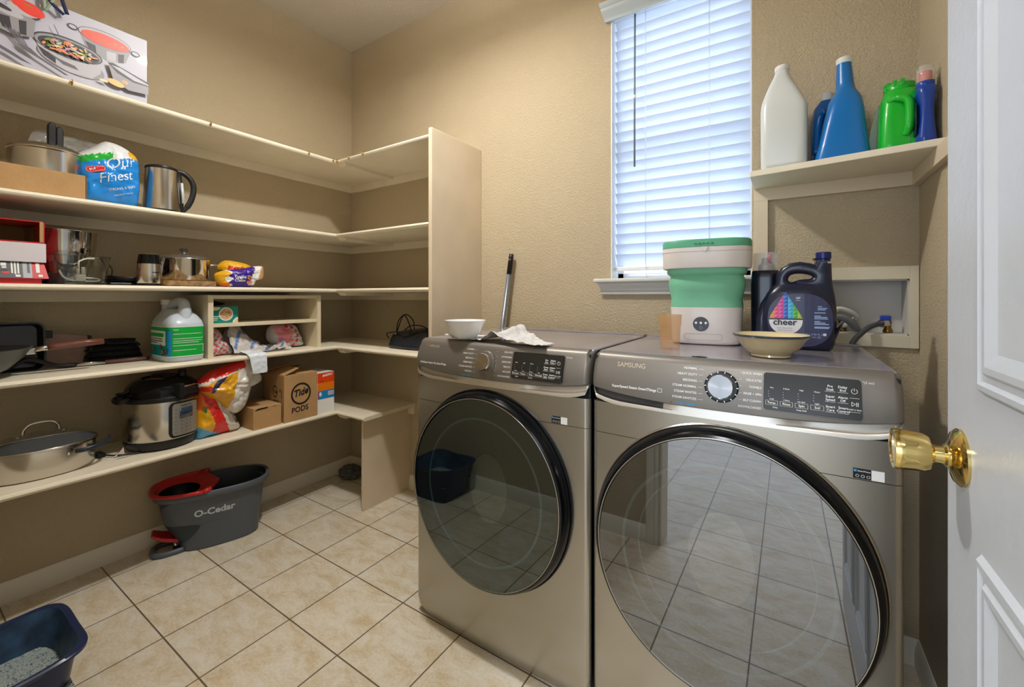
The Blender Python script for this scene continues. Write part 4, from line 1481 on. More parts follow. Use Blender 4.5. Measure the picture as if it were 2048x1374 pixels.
g.done('printed_picture', t, recalc=False)
t = thing('black_pouch', 'small black pouch lying on top of the teal box inside the cubby', 'pouch', (.20, -.925, Z4 + .239))
g = pillow(G(), [(-.045, 0), (.02, 0), (.05, .006), (.02, .016), (-.02, .026), (-.045, .028)], .06, V(0, 0, 0), Y_, Z_, X_, m=CL, amp=.003, sc=40, back=1, R=6, N=48); g.done('pouch', t)
PBW = M('thin white plastic bag', '#cfc8c4', .35, alpha=.88, coat=.2)
PINK = M('pink red bag print', '#d65a68', .4)
def star(g, bt, cy, cz, items, m):
    pass
t = thing('pink_printed_bag', 'crumpled white plastic bag with pink red print, leftmost in the lower cubby', 'bag', (.24, -.92, Z4))
def fm(a, b):
    return PINK if (math.sin(a * 260 + b * 60) * math.sin(b * 210 - a * 50) > .12 and a < .03) else PBW
g = pillow(G(), [(-.052, .0), (.0, .0), (.055, .0), (.048, .045), (.018, .075), (.005, .110), (-.02, .136), (-.052, .136)], .05, V(0, 0, 0), Y_, Z_, X_, m=None, mfn=fm, amp=.009, sc=38, seed=12, back=1, R=12, N=88); g.done('bag', t)
t = thing('white_grocery_bag', 'flattened white grocery bag with blue print, its corner hanging over the shelf edge', 'bag', (0, 0, Z4))
BLP = M('dusty blue bag print', '#5c7fae', .4)
g = G()
def bagsurf(u, v):
    # u along Y, v from back to front
    y = -.880 + .275 * u + .01 * math.sin(v * 6)
    x = .14 + .19 * v
    z = .010 + .092 * math.sin(math.pi * min(1, v * 1.02)) ** .8 * (.55 + .45 * math.sin(u * 5 + 1)) + .085 * math.exp(-((u - .12) / .12) ** 2 - ((v - .35) / .3) ** 2)
    p = V(x, y, z)
    n = noise.noise(p * 38) * .014 + noise.noise(p * 95) * .006
    return p + V(n * .5, 0, max(n, -.003 - z * .3))
def fm2(u, v):
    q = math.sin(u * 24 + v * 14)
    if .15 < v < .95 and q > .80: return BLP
    if abs(u - .13) < .07 and .35 < v < .55: return BLP
    return PBW
g.grid(bagsurf, 70, 36, None, fm2)
g.done('bag', t)
g = G()
def tongue(u, v):
    path = [(.30, .020), (.345, .012), (.378, .006), (.388, -.004), (.390, -.03), (.391, -.06), (.391, -.088)]
    k = v * (len(path) - 1)
    i = min(int(k), len(path) - 2)
    f = k - i
    x = path[i][0] * (1 - f) + path[i + 1][0] * f
    z = path[i][1] * (1 - f) + path[i + 1][1] * f
    y0, y1 = -.862 + .030 * v, -.768 + .002 * v
    y = y0 + (y1 - y0) * u
    n = noise.noise(V(x, y, z) * 45) * .005
    return V(x + abs(n) + .001, y, z + abs(n) * (1 if v < .4 else 0))
g.grid(tongue, 16, 30, M('pale blue white plastic', '#dfe6ee', .3, coat=.3))
g.done('hanging_flap', t)
t = thing('red_printed_bag', 'knotted plastic bag with red lettering, rightmost in the lower cubby', 'bag', (.20, -.585, Z4))
def fm(a, b):
    r = math.hypot(a - .0, b - .07)
    if .055 < math.hypot(a + .01, b - .06) < .068 and math.sin(math.atan2(b - .06, a + .01) * 14) > -.2 and a > -.02: return RED
    if -.045 < a + b * .3 - .01 < .03 and .03 < b < .125: return M('soft pink film', '#e08a98', .35)
    return PBW
g = pillow(G(), [(-.085, .05), (-.04, .01), (-.01, .0), (.03, .004), (.105, .002), (.10, .04), (.08, .09), (.055, .125), (.0, .132), (-.06, .130), (-.085, .10)], .065, V(0, 0, 0), Y_, Z_, X_, m=None, mfn=fm, amp=.009, sc=34, seed=22, back=.8, R=14, N=110); g.done('bag', t)

# --- right run, shelf 4: black bag
t = thing('black_leather_bag', 'flat black leather bag with thin cord handles on the back wall shelf', 'bag', (.83, -.195, Z4))
LEA = M('black leather', '#1a1f27', .35, bump=(90, .2), coat=.2)
g = G()
g.loft([se(.0, 0, z, a, b, 4, 40) for z, a, b in ((0, .150, .085), (.006, .157, .092), (.022, .158, .093), (.024, .155, .090), (.060, .150, .082), (.085, .140, .070), (.100, .120, .045), (.104, .06, .02))], LEA)
for v in g.bm.verts:
    if v.co.z > .05: v.co.z += (v.co.x) * .10
g.noise(.004, 22, 3)
g.done('body', t)
for k, pts in enumerate(([V(-.08, -.07, .09), V(-.075, -.06, .15), V(-.03, -.05, .185), V(.02, -.045, .155), V(.035, -.05, .105)], [V(-.10, -.05, .085), V(-.06, -.05, .165), V(-.02, -.06, .175), V(.03, -.07, .11), V(.04, -.085, .085)], [V(-.03, -.06, .10), V(.01, -.05, .125), V(.08, -.05, .128), V(.13, -.05, .115)], [V(-.15, -.06, .05), V(-.165, -.065, .07), V(-.14, -.07, .082), V(-.07, -.08, .088), V(.0, -.088, .072), V(.08, -.07, .095)])):
    G().tube(catmull(pts, 6), .0028, CL, 6).done('cord_handle', t)
G().tube([V(-.07, -.083, .08), V(-.07, -.087, .086)], .004, SILVER, 8).done('snap', t)

# --- shelf 5
t = thing('oval_roasting_pan', 'oval stainless steel pan with clear glass lid on the lowest shelf', 'pan', (.195, -1.485, Z5))
g = G()
g.loft([se(0, 0, z, a, b, 2.2, 72) for a, b, z in ((.098, .132, 0), (.106, .142, .005), (.108, .145, .012), (.110, .148, .098), (.115, .153, .100), (.115, .153, .103), (.108, .146, .102), (.104, .140, .010))], STEEL)
g.done('pan_body', t, auto=45)
g = G(); g.loft([se(0, 0, z, a, b, 2.2, 72) for a, b, z in ((.114, .152, .103), (.115, .153, .107), (.111, .149, .108), (.110, .148, .105))], STEELP, False, False)
lid = g.done('lid', t)
G().loft([se(0, 0, z, a, b, 2.1, 64) for a, b, z in ((.111, .149, .107), (.095, .130, .124), (.070, .100, .138), (.04, .06, .146), (.002, .003, .149))], LIDG, False, True).done('lid_glass', lid)
G().tube(catmull([V(0, -.046, .146), V(0, -.044, .165), V(0, -.028, .182), V(0, 0, .186), V(0, .028, .182), V(0, .044, .165), V(0, .046, .146)], 5), .0055, STEELP, 10).done('lid_handle', lid)
for s in (-1, 1):
    G().lathe([(.008, 0), (.008, .004), (.003, .007), (0, .007)], STEELP, (0, s * .058, .140), 16).done('lid_rivet', lid)
g = G(); g.tube(catmull([V(.112, .070, .078), V(.125, .088, .080), V(.120, .125, .083), V(.09, .165, .086), V(.045, .180, .088)], 6), .0085, M('dark blue grey handle', '#27313c', .35), 10, flat=.6); g.done('side_handle', t)
g = G(); g.lathe([(.005, 0), (.004, .003), (0, .004)], STEELP, (0, 0, 0), 12, mat=Matrix.Translation(V(.103, .053, .070)) @ Matrix.Rotation(math.radians(90), 4, 'Y')); g.done('rivet', t)

t = thing('pressure_cooker', 'round electric pressure cooker, steel body with black domed lid and keypad', 'cooker', (.200, -1.122, Z5))
G().lathe([(.095, 0), (.118, .006), (.128, .024), (.131, .034), (.131, .044)], BLACKP, N=64).done('base', t, auto=40)
body = G().lathe([(.1300, .044), (.1315, .048), (.1315, .205), (.129, .212)], STEEL, N=72, cap=False).done('body', t, auto=50)
G().lathe([(.131, .205), (.1335, .209), (.1335, .222), (.129, .226), (.124, .228)], BLACKP, N=64).done('collar', t, auto=40)
lid = G().lathe([(.128, .226), (.129, .232), (.129, .248), (.122, .268), (.105, .286), (.085, .296), (.075, .298), (.07, .292), (.04, .294), (0, .296)], BLACKG, N=64).done('lid', t, auto=40)
g = G(); g.box(-.035, .055, -.030, .032, .290, .312, BLACKP, .010, Matrix.Rotation(math.radians(15), 4, 'Z')); g.done('lid_handle', lid)
g = G(); g.lathe([(.016, .285), (.016, .318), (.012, .324), (0, .325)], BLACKP, (.035, .062, 0), 20); g.done('steam_valve', lid, auto=35)
g = G(); g.tube([V(.03, -.05, .300), V(.075, .02, .288)], .004, M('copper print', '#a06a5a', .35, .4), 6); g.done('lid_trim', lid)
g = G(); g.tube([V(.078, .022, .290), V(.080, .024, .294)], .005, CHROME, 10); g.done('float_valve', lid)
# clamp
a0 = math.radians(28)
cm = Matrix.Rotation(a0, 4, 'Z')
g = G(); g.box(.080, .142, -.052, .052, .222, .262, BLACKP, .012, cm); g.box(.085, .148, -.058, -.038, .218, .282, BLACKP, .008, cm); g.done('lid_clamp', lid)
g = G(); g.box(.100, .136, -.030, .034, .2615, .2635, M('orange white label', '#e0a060', .4), .0005, cm); g.box(.100, .136, -.038, -.028, .2615, .2637, WHITEP, .0005, cm); g.done('warning_label', lid)
for s in (1, -1):
    g = G(); g.tube(catmull([V(-.02, s * .120, .226), V(-.03, s * .150, .222), V(.0, s * .160, .218), V(.035, s * .150, .220), V(.035, s * .122, .226)], 5), .011, BLACKP, 10, flat=.7)
    g.tube(catmull([V(-.03, s * .128, .232), V(-.01, s * .148, .245), V(.02, s * .140, .250), V(.03, s * .118, .262)], 4), .007, BLACKP, 8); g.done('side_handle', t)
def cyl(a, z, r): return V(r * math.cos(a), r * math.sin(a), z)
def cpanel(g, a1, a2, z1_, z2_, r, m, rc, th=.0):
    pts = rr(a1 * .13, a2 * .13, z1_, z2_, rc, 5)
    n = 26
    cols = []
    for i in range(n + 1):
        u = a1 * .13 + (a2 - a1) * .13 * i / n
        zs = [z1_, z2_]
        d = min(u - a1 * .13, a2 * .13 - u)
        ins = rc - math.sqrt(max(0, rc * rc - max(0, rc - d) ** 2))
        cols.append((u / .13, z1_ + ins, z2_ - ins))
    V1 = [(g.bm.verts.new(cyl(a, lo, r)), g.bm.verts.new(cyl(a, hi, r)), g.bm.verts.new(cyl(a, hi, r - .016)), g.bm.verts.new(cyl(a, lo, r - .016))) for a, lo, hi in cols]
    for p, q in zip(V1, V1[1:]):
        g.face([p[0], q[0], q[1], p[1]], m); g.face([p[1], q[1], q[2], p[2]], m); g.face([p[0], p[3], q[3], q[0]], m)
    for p in (V1[0], V1[-1]): g.face(list(p), m)
g = G(); A1, A2 = math.radians(-8), math.radians(42)
cpanel(g, A1, A2, .050, .200, .139, BLACKP, .018); pan_o = g.done('control_panel', t, auto=40)
g = G(); cpanel(g, A1 + .075, A2 - .03, .058, .194, .1415, M('silver keypad', '#a8a49c', .35, .6), .012); key_o = g.done('keypad', pan_o, auto=40)
g = G(); cpanel(g, A1 + .26, A2 - .22, .128, .174, .1424, M('blue grey lcd', '#24384c', .15, coat=.5), .002); g.done('screen', pan_o)
g = G()
am = (A1 + A2) / 2 + .02
def ctext(g, s, a, z, size, m, r=.1424):
    vs, fs = text_geo(s, 0, .02)
    w = max(v.x for v in vs)
    B = [g.bm.verts.new(cyl(a + (v.x - w / 2) * size / r, z + v.y * size, r)) for v in vs]
    for f in fs: g.face([B[i] for i in f], m, False)
ctext(g, 'Instant Pot', am, .181, .0105, BLACKI)
for i in range(7):
    for a in (A1 + .155, A2 - .105):
        ctext(g, '---', a, .168 - i * .0165, .009, BLACKI)
for i in range(4):
    for k in range(3):
        ctext(g, 'o-', am - .13 + k * .125, .116 - i * .0155, .008, M('red button print', '#c0392b', .4) if (i == 3 and k == 0) else BLACKI)
g.done('keypad_lettering', key_o, recalc=False)
t = thing('cooker_power_cord', 'black power cord with a white paper tag in front of the pressure cooker', 'cable', (.22, -1.27, Z5))
G().tube(catmull([V(.03, .12, .004), V(.05, .07, .004), V(.045, .02, .006), V(.02, -.02, .008), V(-.02, -.04, .008)], 6), .0032, BLACKP, 6).done('cord', t)
g = G(); g.box(-.075, -.02, -.062, -.035, 0, .018, BLACKP, .005, Matrix.Rotation(.1, 4, 'Z')); g.tube([V(-.075, -.055, .01), V(-.09, -.058, .01)], .002, CHROME, 6); g.done('plug', t)
g = G(); g.prism([(0, 0), (.045, .006), (.040, .034), (.026, .014), (.010, .004)], V(.03, -.035, .003), V(-.2, 1, 0).normalized(), V(.2, 0, 1).normalized(), X_, .001, WHITEP)
g.prism([(-.012, 0), (.030, 0), (.036, .012), (.004, .010)], V(.05, -.02, .002), Y_, V(1, 0, .35).normalized(), Z_, .001, WHITEP)
g.prism([(.012, .010), (.036, .028), (.038, .030), (.012, .013)], V(.0325, -.035, .003), V(-.2, 1, 0).normalized(), V(.2, 0, 1).normalized(), X_, .0006, RED); g.done('paper_tag', t)

t = thing('rice_bag', 'red, blue and yellow printed rice bag standing upright right of the pressure cooker', 'bag', (.255, -.93, Z5))
BLF = M('light blue film', '#5aa6cf', .35, coat=.3); REF = M('red film', '#d8241f', .3, coat=.4); YLF = M('golden film', '#dfa415', .3, coat=.4); ORF = M('orange film', '#e06a1e', .3, coat=.4); WHB = M('off white film', '#d9d4cc', .35, coat=.3); NVF = M('dark navy film', '#241f52', .3, coat=.3)
def fm(a, b):
    d = a * .80 + b * .60            # across the diagonal stripes
    e = a - .0 + (b - .13) * .42
    if b < .055 - (a + .085) * .55: return BLF
    if a < -.045 + (.12 - b) * .3 and b > .06: return ORF if b > .13 else YLF
    if b < .08 and a < -.03: return YLF
    if abs(e - .005) < .012: return WHB
    if a > .055 - (b - .02) * .35: return WHB
    return REF
g = pillow(G(), [(-.088, .0), (-.03, -.0), (.03, .0), (.096, .004), (.088, .05), (.060, .11), (.02, .175), (-.02, .22), (-.06, .265), (-.078, .27), (-.086, .19), (-.090, .08)], .055, V(0, 0, 0), Y_, Z_, X_, m=None, mfn=fm, amp=.006, sc=26, seed=31, back=1, R=16, N=120)
bt = g.bvh(); o_ = g.done('bag', t)
g = G(); g.text('Jasmine', .030, V(.3, .030, .125), V(0, .42, -.9).normalized(), V(0, .9, .42).normalized(), M('dark green print', '#1d3a20', .4), shear=.2, bold=.02)
for k in range(9):
    a = -.6 + k * .15
    p = V(.3, -.062, .120); q = p + V(0, math.sin(a) * .028, math.cos(a) * .034)
    w = V(0, .0016, 0)
    g.poly([p - w, p + w, q], M('leaf green print', '#1f6b2c', .4))
g.wrap(bt, -X_, .0012).done('lettering', o_, recalc=False)
t = thing('folded_rice_bag', 'yellow and white rice bag slumped over the top of the red rice bag', 'bag', (.300, -.93, Z5 + .105))
def fm(a, b):
    d = a - (b - .10) * .22
    if b > .175 + a * .35 and a < .09: return REF if b > .185 + a * .3 else WHB
    if a < -.055 and b < .155: return REF if abs(b - .13) < .012 else YLF
    if d < .036:
        if abs(a + .002 - (b - .18) * .8) < .012 and .11 < b < .20: return NVF
        return YLF
    return WHB
outl = [(-.098, .146), (-.060, .195), (.01, .222), (.075, .240), (.105, .252), (.140, .235), (.160, .20), (.180, .135), (.150, .112), (.130, .105), (.115, .05), (.095, .010), (.066, -.014), (.034, .004), (-.01, .055), (-.06, .095)]
g = pillow(G(), outl, .058, V(0, 0, 0), Y_, Z_, X_, m=None, mfn=fm, amp=.008, sc=24, seed=44, back=.35, R=18, N=144, c=(.03, .12))
g.done('bag', t)

t = thing('small_cardboard_box', 'small plain brown cardboard box with a torn slot, in front of the big carton', 'box', (0, 0, Z5))
G().box(.150, .353, -.812, -.676, 0, .106, CARD, .0015).done('carton', t)
g = G(); g.prism([(-.806, .094), (-.790, .103), (-.744, .1035), (-.744, .0975), (-.775, .0955)], V(.3538, 0, 0), Y_, Z_, X_, .0006, BLACKI); g.rect(V(.3541, 0, 0), Y_, Z_, -.718, -.700, .099, .1015, CARDD)
g.done('torn_slot', t, recalc=False)

t = thing('detergent_carton', 'large brown cardboard carton printed with a black round logo, right of the small brown box', 'box', (0, 0, Z5))
G().box(.165, .362, -.666, -.484, 0, .244, CARD, .0015).done('carton', t)
g = G(); o_ = V(.3626, 0, 0); tp = M('lighter packing tape', '#a98c66', .4)
g.rect(o_, Y_, Z_, -.590, -.560, .205, .243, tp); g.rect(o_, Y_, Z_, -.590, -.560, .001, .035, tp)
c_ = o_ + V(.0004, -.576, .138)
g.ring(c_, Y_ * .055, Z_ * .058, .17, BLACKI)
g.text('Tide', .052, c_ + V(.0006, -.041, -.016), V(0, .985, .17), Z_, BLACKI, shear=.15, bold=.03, sx=.86)
g.ring(c_ + V(.0005, .0, 0), Y_ * .040, Z_ * .030, .12, BLACKI, 24) if False else None
g.text('PODS', .040, o_ + V(.0006, -.628, .042), V(0, .99, .06), Z_, BLACKI, bold=.02, sx=.92)
o2 = V(0, -.6666, 0)
g.ring(o2 + V(.275, 0, .155), X_ * .022, Z_ * .032, .2, BLACKI); g.text('Tide', .022, o2 + V(.259, -.0004, .147), X_, Z_, BLACKI, shear=.2, bold=.03); g.text('PODS', .020, o2 + V(.256, -.0004, .098), X_, Z_, BLACKI, bold=.02)
g.ring(o2 + V(.322, 0, .165), X_ * .007, Z_ * .008, .4, BLACKI); g.rect(o2, X_, Z_, .332, .345, .125, .172, M('faded print', '#8a6f50', .7))
g.done('print', t, recalc=False)
g = G()
for pts, tilt in (([(.17, 0), (.36, 0), (.355, .085), (.175, .085)], 20), ):
    g.prism(pts, V(0, -.664, .244), X_, V(0, math.cos(math.radians(tilt)), math.sin(math.radians(tilt))), V(0, 0, 1), .0025, CARD)
g.prism([(-.664, 0), (-.49, 0), (-.50, .07), (-.655, .07)], V(.168, 0, .244), Y_, V(.9, 0, .42).normalized(), Z_, .0025, CARD)
g.done('top_flap', t)

t = thing('baking_soda_box', 'narrow orange, blue and white cardboard box right of the big carton', 'box', (0, 0, Z5))
G().box(.19, .357, -.478, -.376, 0, .228, WHITEP, .0012).done('carton', t)
g = G(); o_ = V(.3576, 0, 0)
RO, OR_, BB = M('red orange print', '#e04312', .4), M('orange print flat', '#e67a10', .4), M('azure print', '#1583c6', .4)
g.rect(o_, Y_, Z_, -.4775, -.3765, .172, .2275, RO); g.rect(o_, Y_, Z_, -.4775, -.3765, .128, .172, OR_); g.rect(o_, Y_, Z_, -.4775, -.3765, .082, .128, BB)
g.text('BAJAKIR' if False else 'BAKING', .0165, o_ + V(.0004, -.450, .205), V(0, .99, .08), Z_, WHITEI, shear=.3, bold=.04)
g.text('SODA', .008, o_ + V(.0004, -.464, .178), Y_, Z_, BLACKI)
g.rect(o_ + V(.0004, 0, 0), Y_, Z_, -.415, -.380, .098, .120, WHITEI)
for k in range(9):
    g.rect(o_ + V(.0008, 0, 0), Y_, Z_, -.412 + k * .0035, -.4105 + k * .0035, .100, .118, BLACKI)
g.ell(o_ + V(.0004, -.462, .110), Y_ * .008, Z_ * .012, WHITEI, 14); g.rect(o_ + V(.0003, 0, 0), Y_, Z_, -.4775, -.470, .085, .122, M('magenta print', '#a03a6a', .4))
g.rect(V(0, -.4786, 0), X_, Z_, .195, .356, .172, .2275, RO)
g.done('print', t, recalc=False)

# ================================================================ floor things
t = thing('mop_bucket', 'dark grey mop bucket with red wringer and foot pedal, against the left wall', 'bucket', (.172, -.915, 0), math.radians(70))
BKT = M('dark grey bucket plastic', '#565d66', 0.38)
BKI = M('bucket interior plastic', '#27323c', 0.4)
REDP = M('bright red plastic', '#c32a2c', 0.3)
def br(u0, u1, ry_, z, n=2.7, N=72):
    return se((u0 + u1) / 2, 0, z, (u1 - u0) / 2, ry_, n, N)
g = G()
sec = [(-.120, .186, .080, 0), (-.126, .192, .086, .004), (-.134, .202, .098, .118), (-.150, .203, .100, .128), (-.186, .206, .103, .138), (-.198, .214, .116, .215), (-.204, .219, .122, .255), (-.222, .236, .136, .256), (-.228, .242, .141, .268), (-.228, .242, .141, .283), (-.225, .239, .138, .286), (-.214, .227, .128, .283), (-.200, .212, .112, .22), (-.182, .200, .096, .13), (-.12, .18, .08, .02)]
g.loft([br(a, b, c_, z) for a, b, c_, z in sec], BKT, mfn=lambda i, j: BKI if i >= 11 else BKT)
bt = g.bvh()
g.done('tub', t, auto=50)
g = G()
# lettering on the side facing the room
g.text('O-Cedar', .043, V(-.072, -.4, .168), X_, Z_, M('pale grey print', '#c3ccd2', .5), bold=.03)
g.wrap(bt, Y_, .0010, .3).done('lettering', t, recalc=False)
g = G()
# red wringer frame: rim half + plate with oval hole
N = 60
out, hole, top = [], [], []
ctr = (-.118, 0)
for i in range(N):
    a = 2 * math.pi * i / N
    hole.append(V(-.125 + .078 * math.cos(a), .088 * math.sin(a), .270 - .0 * math.cos(a)))
    x = -.228 + (.0) ; 
    c, s = math.cos(a), math.sin(a)
    ex_ = math.copysign(abs(c) ** (2 / 2.7), c) * .235 + .007
    ey_ = math.copysign(abs(s) ** (2 / 2.7), s) * .139
    # clip the rim outline at u<= .0
    f = 1.0
    if c > 0:
        ex_, ey_ = -.02 + .05 * (1 - abs(s)) , s * .139
    else:
        if ex_ > -.02: ex_ = -.02
    out.append(V(ex_, ey_, .287))
mid = [h * .0 + V((h.x + o.x * 1.2) / 2.2, (h.y + o.y * 1.2) / 2.2, .282) for h, o in zip(hole, out)]
low = [V(-.122 + (h.x + .122) * .92, h.y * .92, .190) for h in hole]
g.loft([[V(p.x * 1.0, p.y * 1.0, .276) for p in out], out, [V(p.x, p.y, .292) for p in [q + (V(-.12, 0, .292) - q) * .04 for q in out]], mid, hole], REDP, False, False)
g.done('wringer_frame', t, auto=50)
g = G(); g.loft([hole, low, [V(-.122 + (h.x + .122) * .6, h.y * .6, .165) for h in hole]], BLACKP, False, True); g.done('wringer_basket', t)
g = G()
arc = [V(.007 + math.copysign(abs(math.cos(a)) ** (2 / 2.7), math.cos(a)) * .238, math.copysign(abs(math.sin(a)) ** (2 / 2.7), math.sin(a)) * .142, .290) for a in [math.radians(96 + 168 * k / 30) for k in range(31)]]
g.tube(arc, .0085, REDP, 8)
g.tube([arc[-1], arc[-1] + V(.028, .012, .004)], .011, REDP, 8); g.tube([arc[0], arc[0] + V(.028, -.012, .004)], .011, REDP, 8)
g.done('carry_handle', t)
g = G()
g.loft([[V(-.130 - .000, y, z) for y, z in ((-.042, .045), (.042, .045), (.042, .060), (-.042, .060))], [V(-.190, y, z) for y, z in ((-.040, .066), (.040, .066), (.040, .082), (-.040, .082))], [V(-.222, y, z) for y, z in ((-.032, .088), (.032, .088), (.032, .100), (-.032, .100))], [V(-.228, y, z) for y, z in ((-.028, .094), (.028, .094), (.028, .098), (-.028, .098))]], REDP)
g.done('foot_pedal', t, auto=40)
g = G()
P_ = catmull([V(-.11, -.050, .012), V(-.18, -.056, .012), V(-.215, -.04, .012), V(-.225, 0, .012), V(-.215, .04, .012), V(-.18, .056, .012), V(-.11, .050, .012)], 5)
g.tube(P_, .012, BKT, 8)
g.done('stabiliser_foot', t)
g = G(); g.box(-.150, -.118, -.035, .035, .010, .105, BLACKP, .006); g.tube([V(-.14, -.06, .045), V(-.14, .06, .045)], .005, CHROME, 8); g.done('pedal_hinge', t)

t = thing('litter_box', 'navy blue plastic litter tray full of pale litter, nearest the camera on the floor', 'litter box', (.722, -1.655, 0))
NVP = M('navy blue plastic', '#1e2a4e', 0.28)
NVI = M('dusty navy plastic inside', '#2c4460', 0.55, vary=(14, .55), bump=(40, .2))
def lr_(a, b, z, wav=0.0, n=5):
    r = se(0, 0, z, a, b, n, 96)
    for p in r:
        p.z += wav * (math.cos(p.x / a * math.pi) * .5 + math.cos(p.y / b * math.pi) * .5) * -1 * .5
    return r
g = G()
g.loft([lr_(.118, .110, 0), lr_(.125, .117, .004), lr_(.150, .140, .150, .010), lr_(.156, .146, .178, .018), lr_(.170, .158, .182, .018), lr_(.176, .164, .186, .018), lr_(.177, .165, .194, .018), lr_(.172, .160, .198, .018), lr_(.158, .148, .194, .018), lr_(.148, .138, .15, .008), lr_(.122, .113, .012)], NVP, mfn=lambda i, j: NVI if i >= 8 else NVP)
g.done('tray', t, auto=50)
LIT = M('pale blue grey litter', '#a9b8b4', 0.9, bump=(260, 1.0, 4))
nt = LIT.node_tree
vor = nt.nodes.new('ShaderNodeTexVoronoi'); vor.inputs['Scale'].default_value = 260
tcn = nt.nodes.new('ShaderNodeTexCoord'); nt.links.new(tcn.outputs['Object'], vor.inputs['Vector'])
rp = nt.nodes.new('ShaderNodeValToRGB')
rp.color_ramp.elements[0].position, rp.color_ramp.elements[0].color = .10, (*lin('#3e4f80'), 1)
rp.color_ramp.elements[1].position, rp.color_ramp.elements[1].color = .35, (*lin('#b4c2bc'), 1)
nt.links.new(vor.outputs['Color'], rp.inputs['Fac']); nt.links.new(rp.outputs['Color'], nt.nodes['Principled BSDF'].inputs['Base Color'])
g = G()
def ls(u, v):
    x, y = (u - .5) * .280, (v - .5) * .258
    return V(x, y, .098 + noise.noise(V(x, y, 0) * 25) * .004 + noise.noise(V(x, y, 2) * 160) * .0015)
g.grid(ls, 70, 70, LIT)
tag(g.done('cat_litter', None), 'pale blue grey granular litter filling the navy tray', 'litter')
bpy.data.objects['cat_litter'].location = (.722, -1.655, 0)
bpy.data.objects['cat_litter']['kind'] = 'stuff'

t = thing('crumpled_black_bag', 'small crumpled dark plastic bag on the floor in the back left corner', 'bag', (.135, -.105, 0))
BBG = M('crumpled black plastic', '#505454', 0.25, coat=.4)
g = G()
bmesh.ops.create_icosphere(g.bm, subdivisions=5, radius=1)
for v in g.bm.verts:
    n = noise.noise(v.co * 2.2) * .22 + abs(noise.noise(v.co * 5.5)) * .22 + noise.noise(v.co * 12) * .06
    v.co = V(v.co.x * .075, v.co.y * .062, v.co.z * .042) * (1 + n)
    v.co.z = max(v.co.z + .036, 0.0)
for f in g.bm.faces: f.material_index = g.mi(BBG); f.smooth = True
g.done('bag', t, auto=50)

# ================================================================ laundry outlet box in the back wall
t = thing('laundry_outlet_box', 'recessed white plastic washer outlet box framed in cream, low on the back wall', 'outlet box', (0, 0, 0))
FRC = M('cream outlet frame', '#d8cfb6', 0.5)
BXW = M('white recessed box plastic', '#c9c5bd', 0.5)
g = G()
x0, x1, z0, z1 = 2.628, 2.884, 1.017, 1.284
for a in ((x0, BX0, z0, z1), (BX1, x1, z0, z1), (BX0, BX1, z0, BZ0), (BX0, BX1, BZ1, z1)):
    g.box(a[0], a[1], -.010, 0, a[2], a[3], FRC, .0008)
g.done('frame', t)
g = G()
th = .004
g.box(BX0, BX0 + th, 0, .09, BZ0, BZ1, BXW); g.box(BX1 - th, BX1, 0, .09, BZ0, BZ1, BXW)
g.box(BX0, BX1, 0, .09, BZ0, BZ0 + th, BXW); g.box(BX0, BX1, 0, .09, BZ1 - th, BZ1, BXW); g.box(BX0, BX1, .086, .09, BZ0, BZ1, BXW)
g.done('recess', t)
VB = M('aged brass valve', '#8f6f35', 0.3, 1.0)
BLH = M('blue valve handle', '#1f3fb0', 0.3); RDH = M('red valve handle', '#b0202c', 0.3)
HOSE = M('grey rubber hose', '#4a4d52', 0.5)
for xv, mh, nm in ((2.815, BLH, 0), (2.693, RDH, 1)):
    g = G(); g.lathe([(.012, 0), (.014, .004), (.012, .012), (.009, .018), (.009, .030), (.011, .034), (.008, .045), (0, .046)], VB, (xv, .035, BZ0 + th), 16)
    g.done('valve', t, auto=40)
    if nm == 0:
        g = G(); g.box(xv - .020, xv + .008, .025, .045, BZ0 + .044, BZ0 + .062, mh, .004); g.box(xv - .006, xv + .004, .03, .04, BZ0 + .036, BZ0 + .046, mh, .002); g.done('valve_handle', t)
    else:
        g = G(); g.box(xv - .006, xv + .010, .020, .036, BZ0 + .042, BZ0 + .058, mh, .002); g.done('valve_handle', t)
t = thing('cold_water_hose', 'dark grey rubber supply hose curving from the blue valve down behind the washer', 'hose', (0, 0, 0))
G().tube(catmull([V(2.802, .030, 1.094), V(2.785, .010, 1.091), V(2.760, -.020, 1.082), V(2.735, -.042, 1.060), V(2.712, -.062, 1.030), V(2.70, -.070, .98), V(2.69, -.072, .90), V(2.66, -.055, .70)], 6), .0085, HOSE, 12).done('hose', t)
g = G(); g.tube([V(2.812, .034, 1.095), V(2.798, .026, 1.0935)], .0135, STEELP, 14); g.tube([V(2.798, .026, 1.0935), V(2.794, .022, 1.093)], .0115, STEELP, 14); g.done('coupling', t, auto=40)
t = thing('drain_hose', 'thick pale grey drain hose arching out of the outlet box', 'hose', (0, 0, 0))
G().tube(catmull([V(2.735, .04, 1.063), V(2.728, .02, 1.078), V(2.712, -.005, 1.098), V(2.690, -.025, 1.112), V(2.665, -.04, 1.115), V(2.645, -.055, 1.095), V(2.635, -.065, 1.03), V(2.635, -.07, .9), V(2.62, -.06, .7)], 6), .0125, M('pale grey corrugated hose', '#8f959c', .5), 14).done('hose', t)
t = thing('hot_water_hose', 'white supply hose looping past the red valve', 'hose', (0, 0, 0))
G().tube(catmull([V(2.693, .03, 1.080), V(2.72, .02, 1.10), V(2.728, .0, 1.118), V(2.705, -.02, 1.135), V(2.672, -.035, 1.140), V(2.655, -.055, 1.10), V(2.652, -.075, 1.03), V(2.65, -.072, .9)], 6), .0085, M('off white hose', '#d6d6d2', .45), 12).done('hose', t)

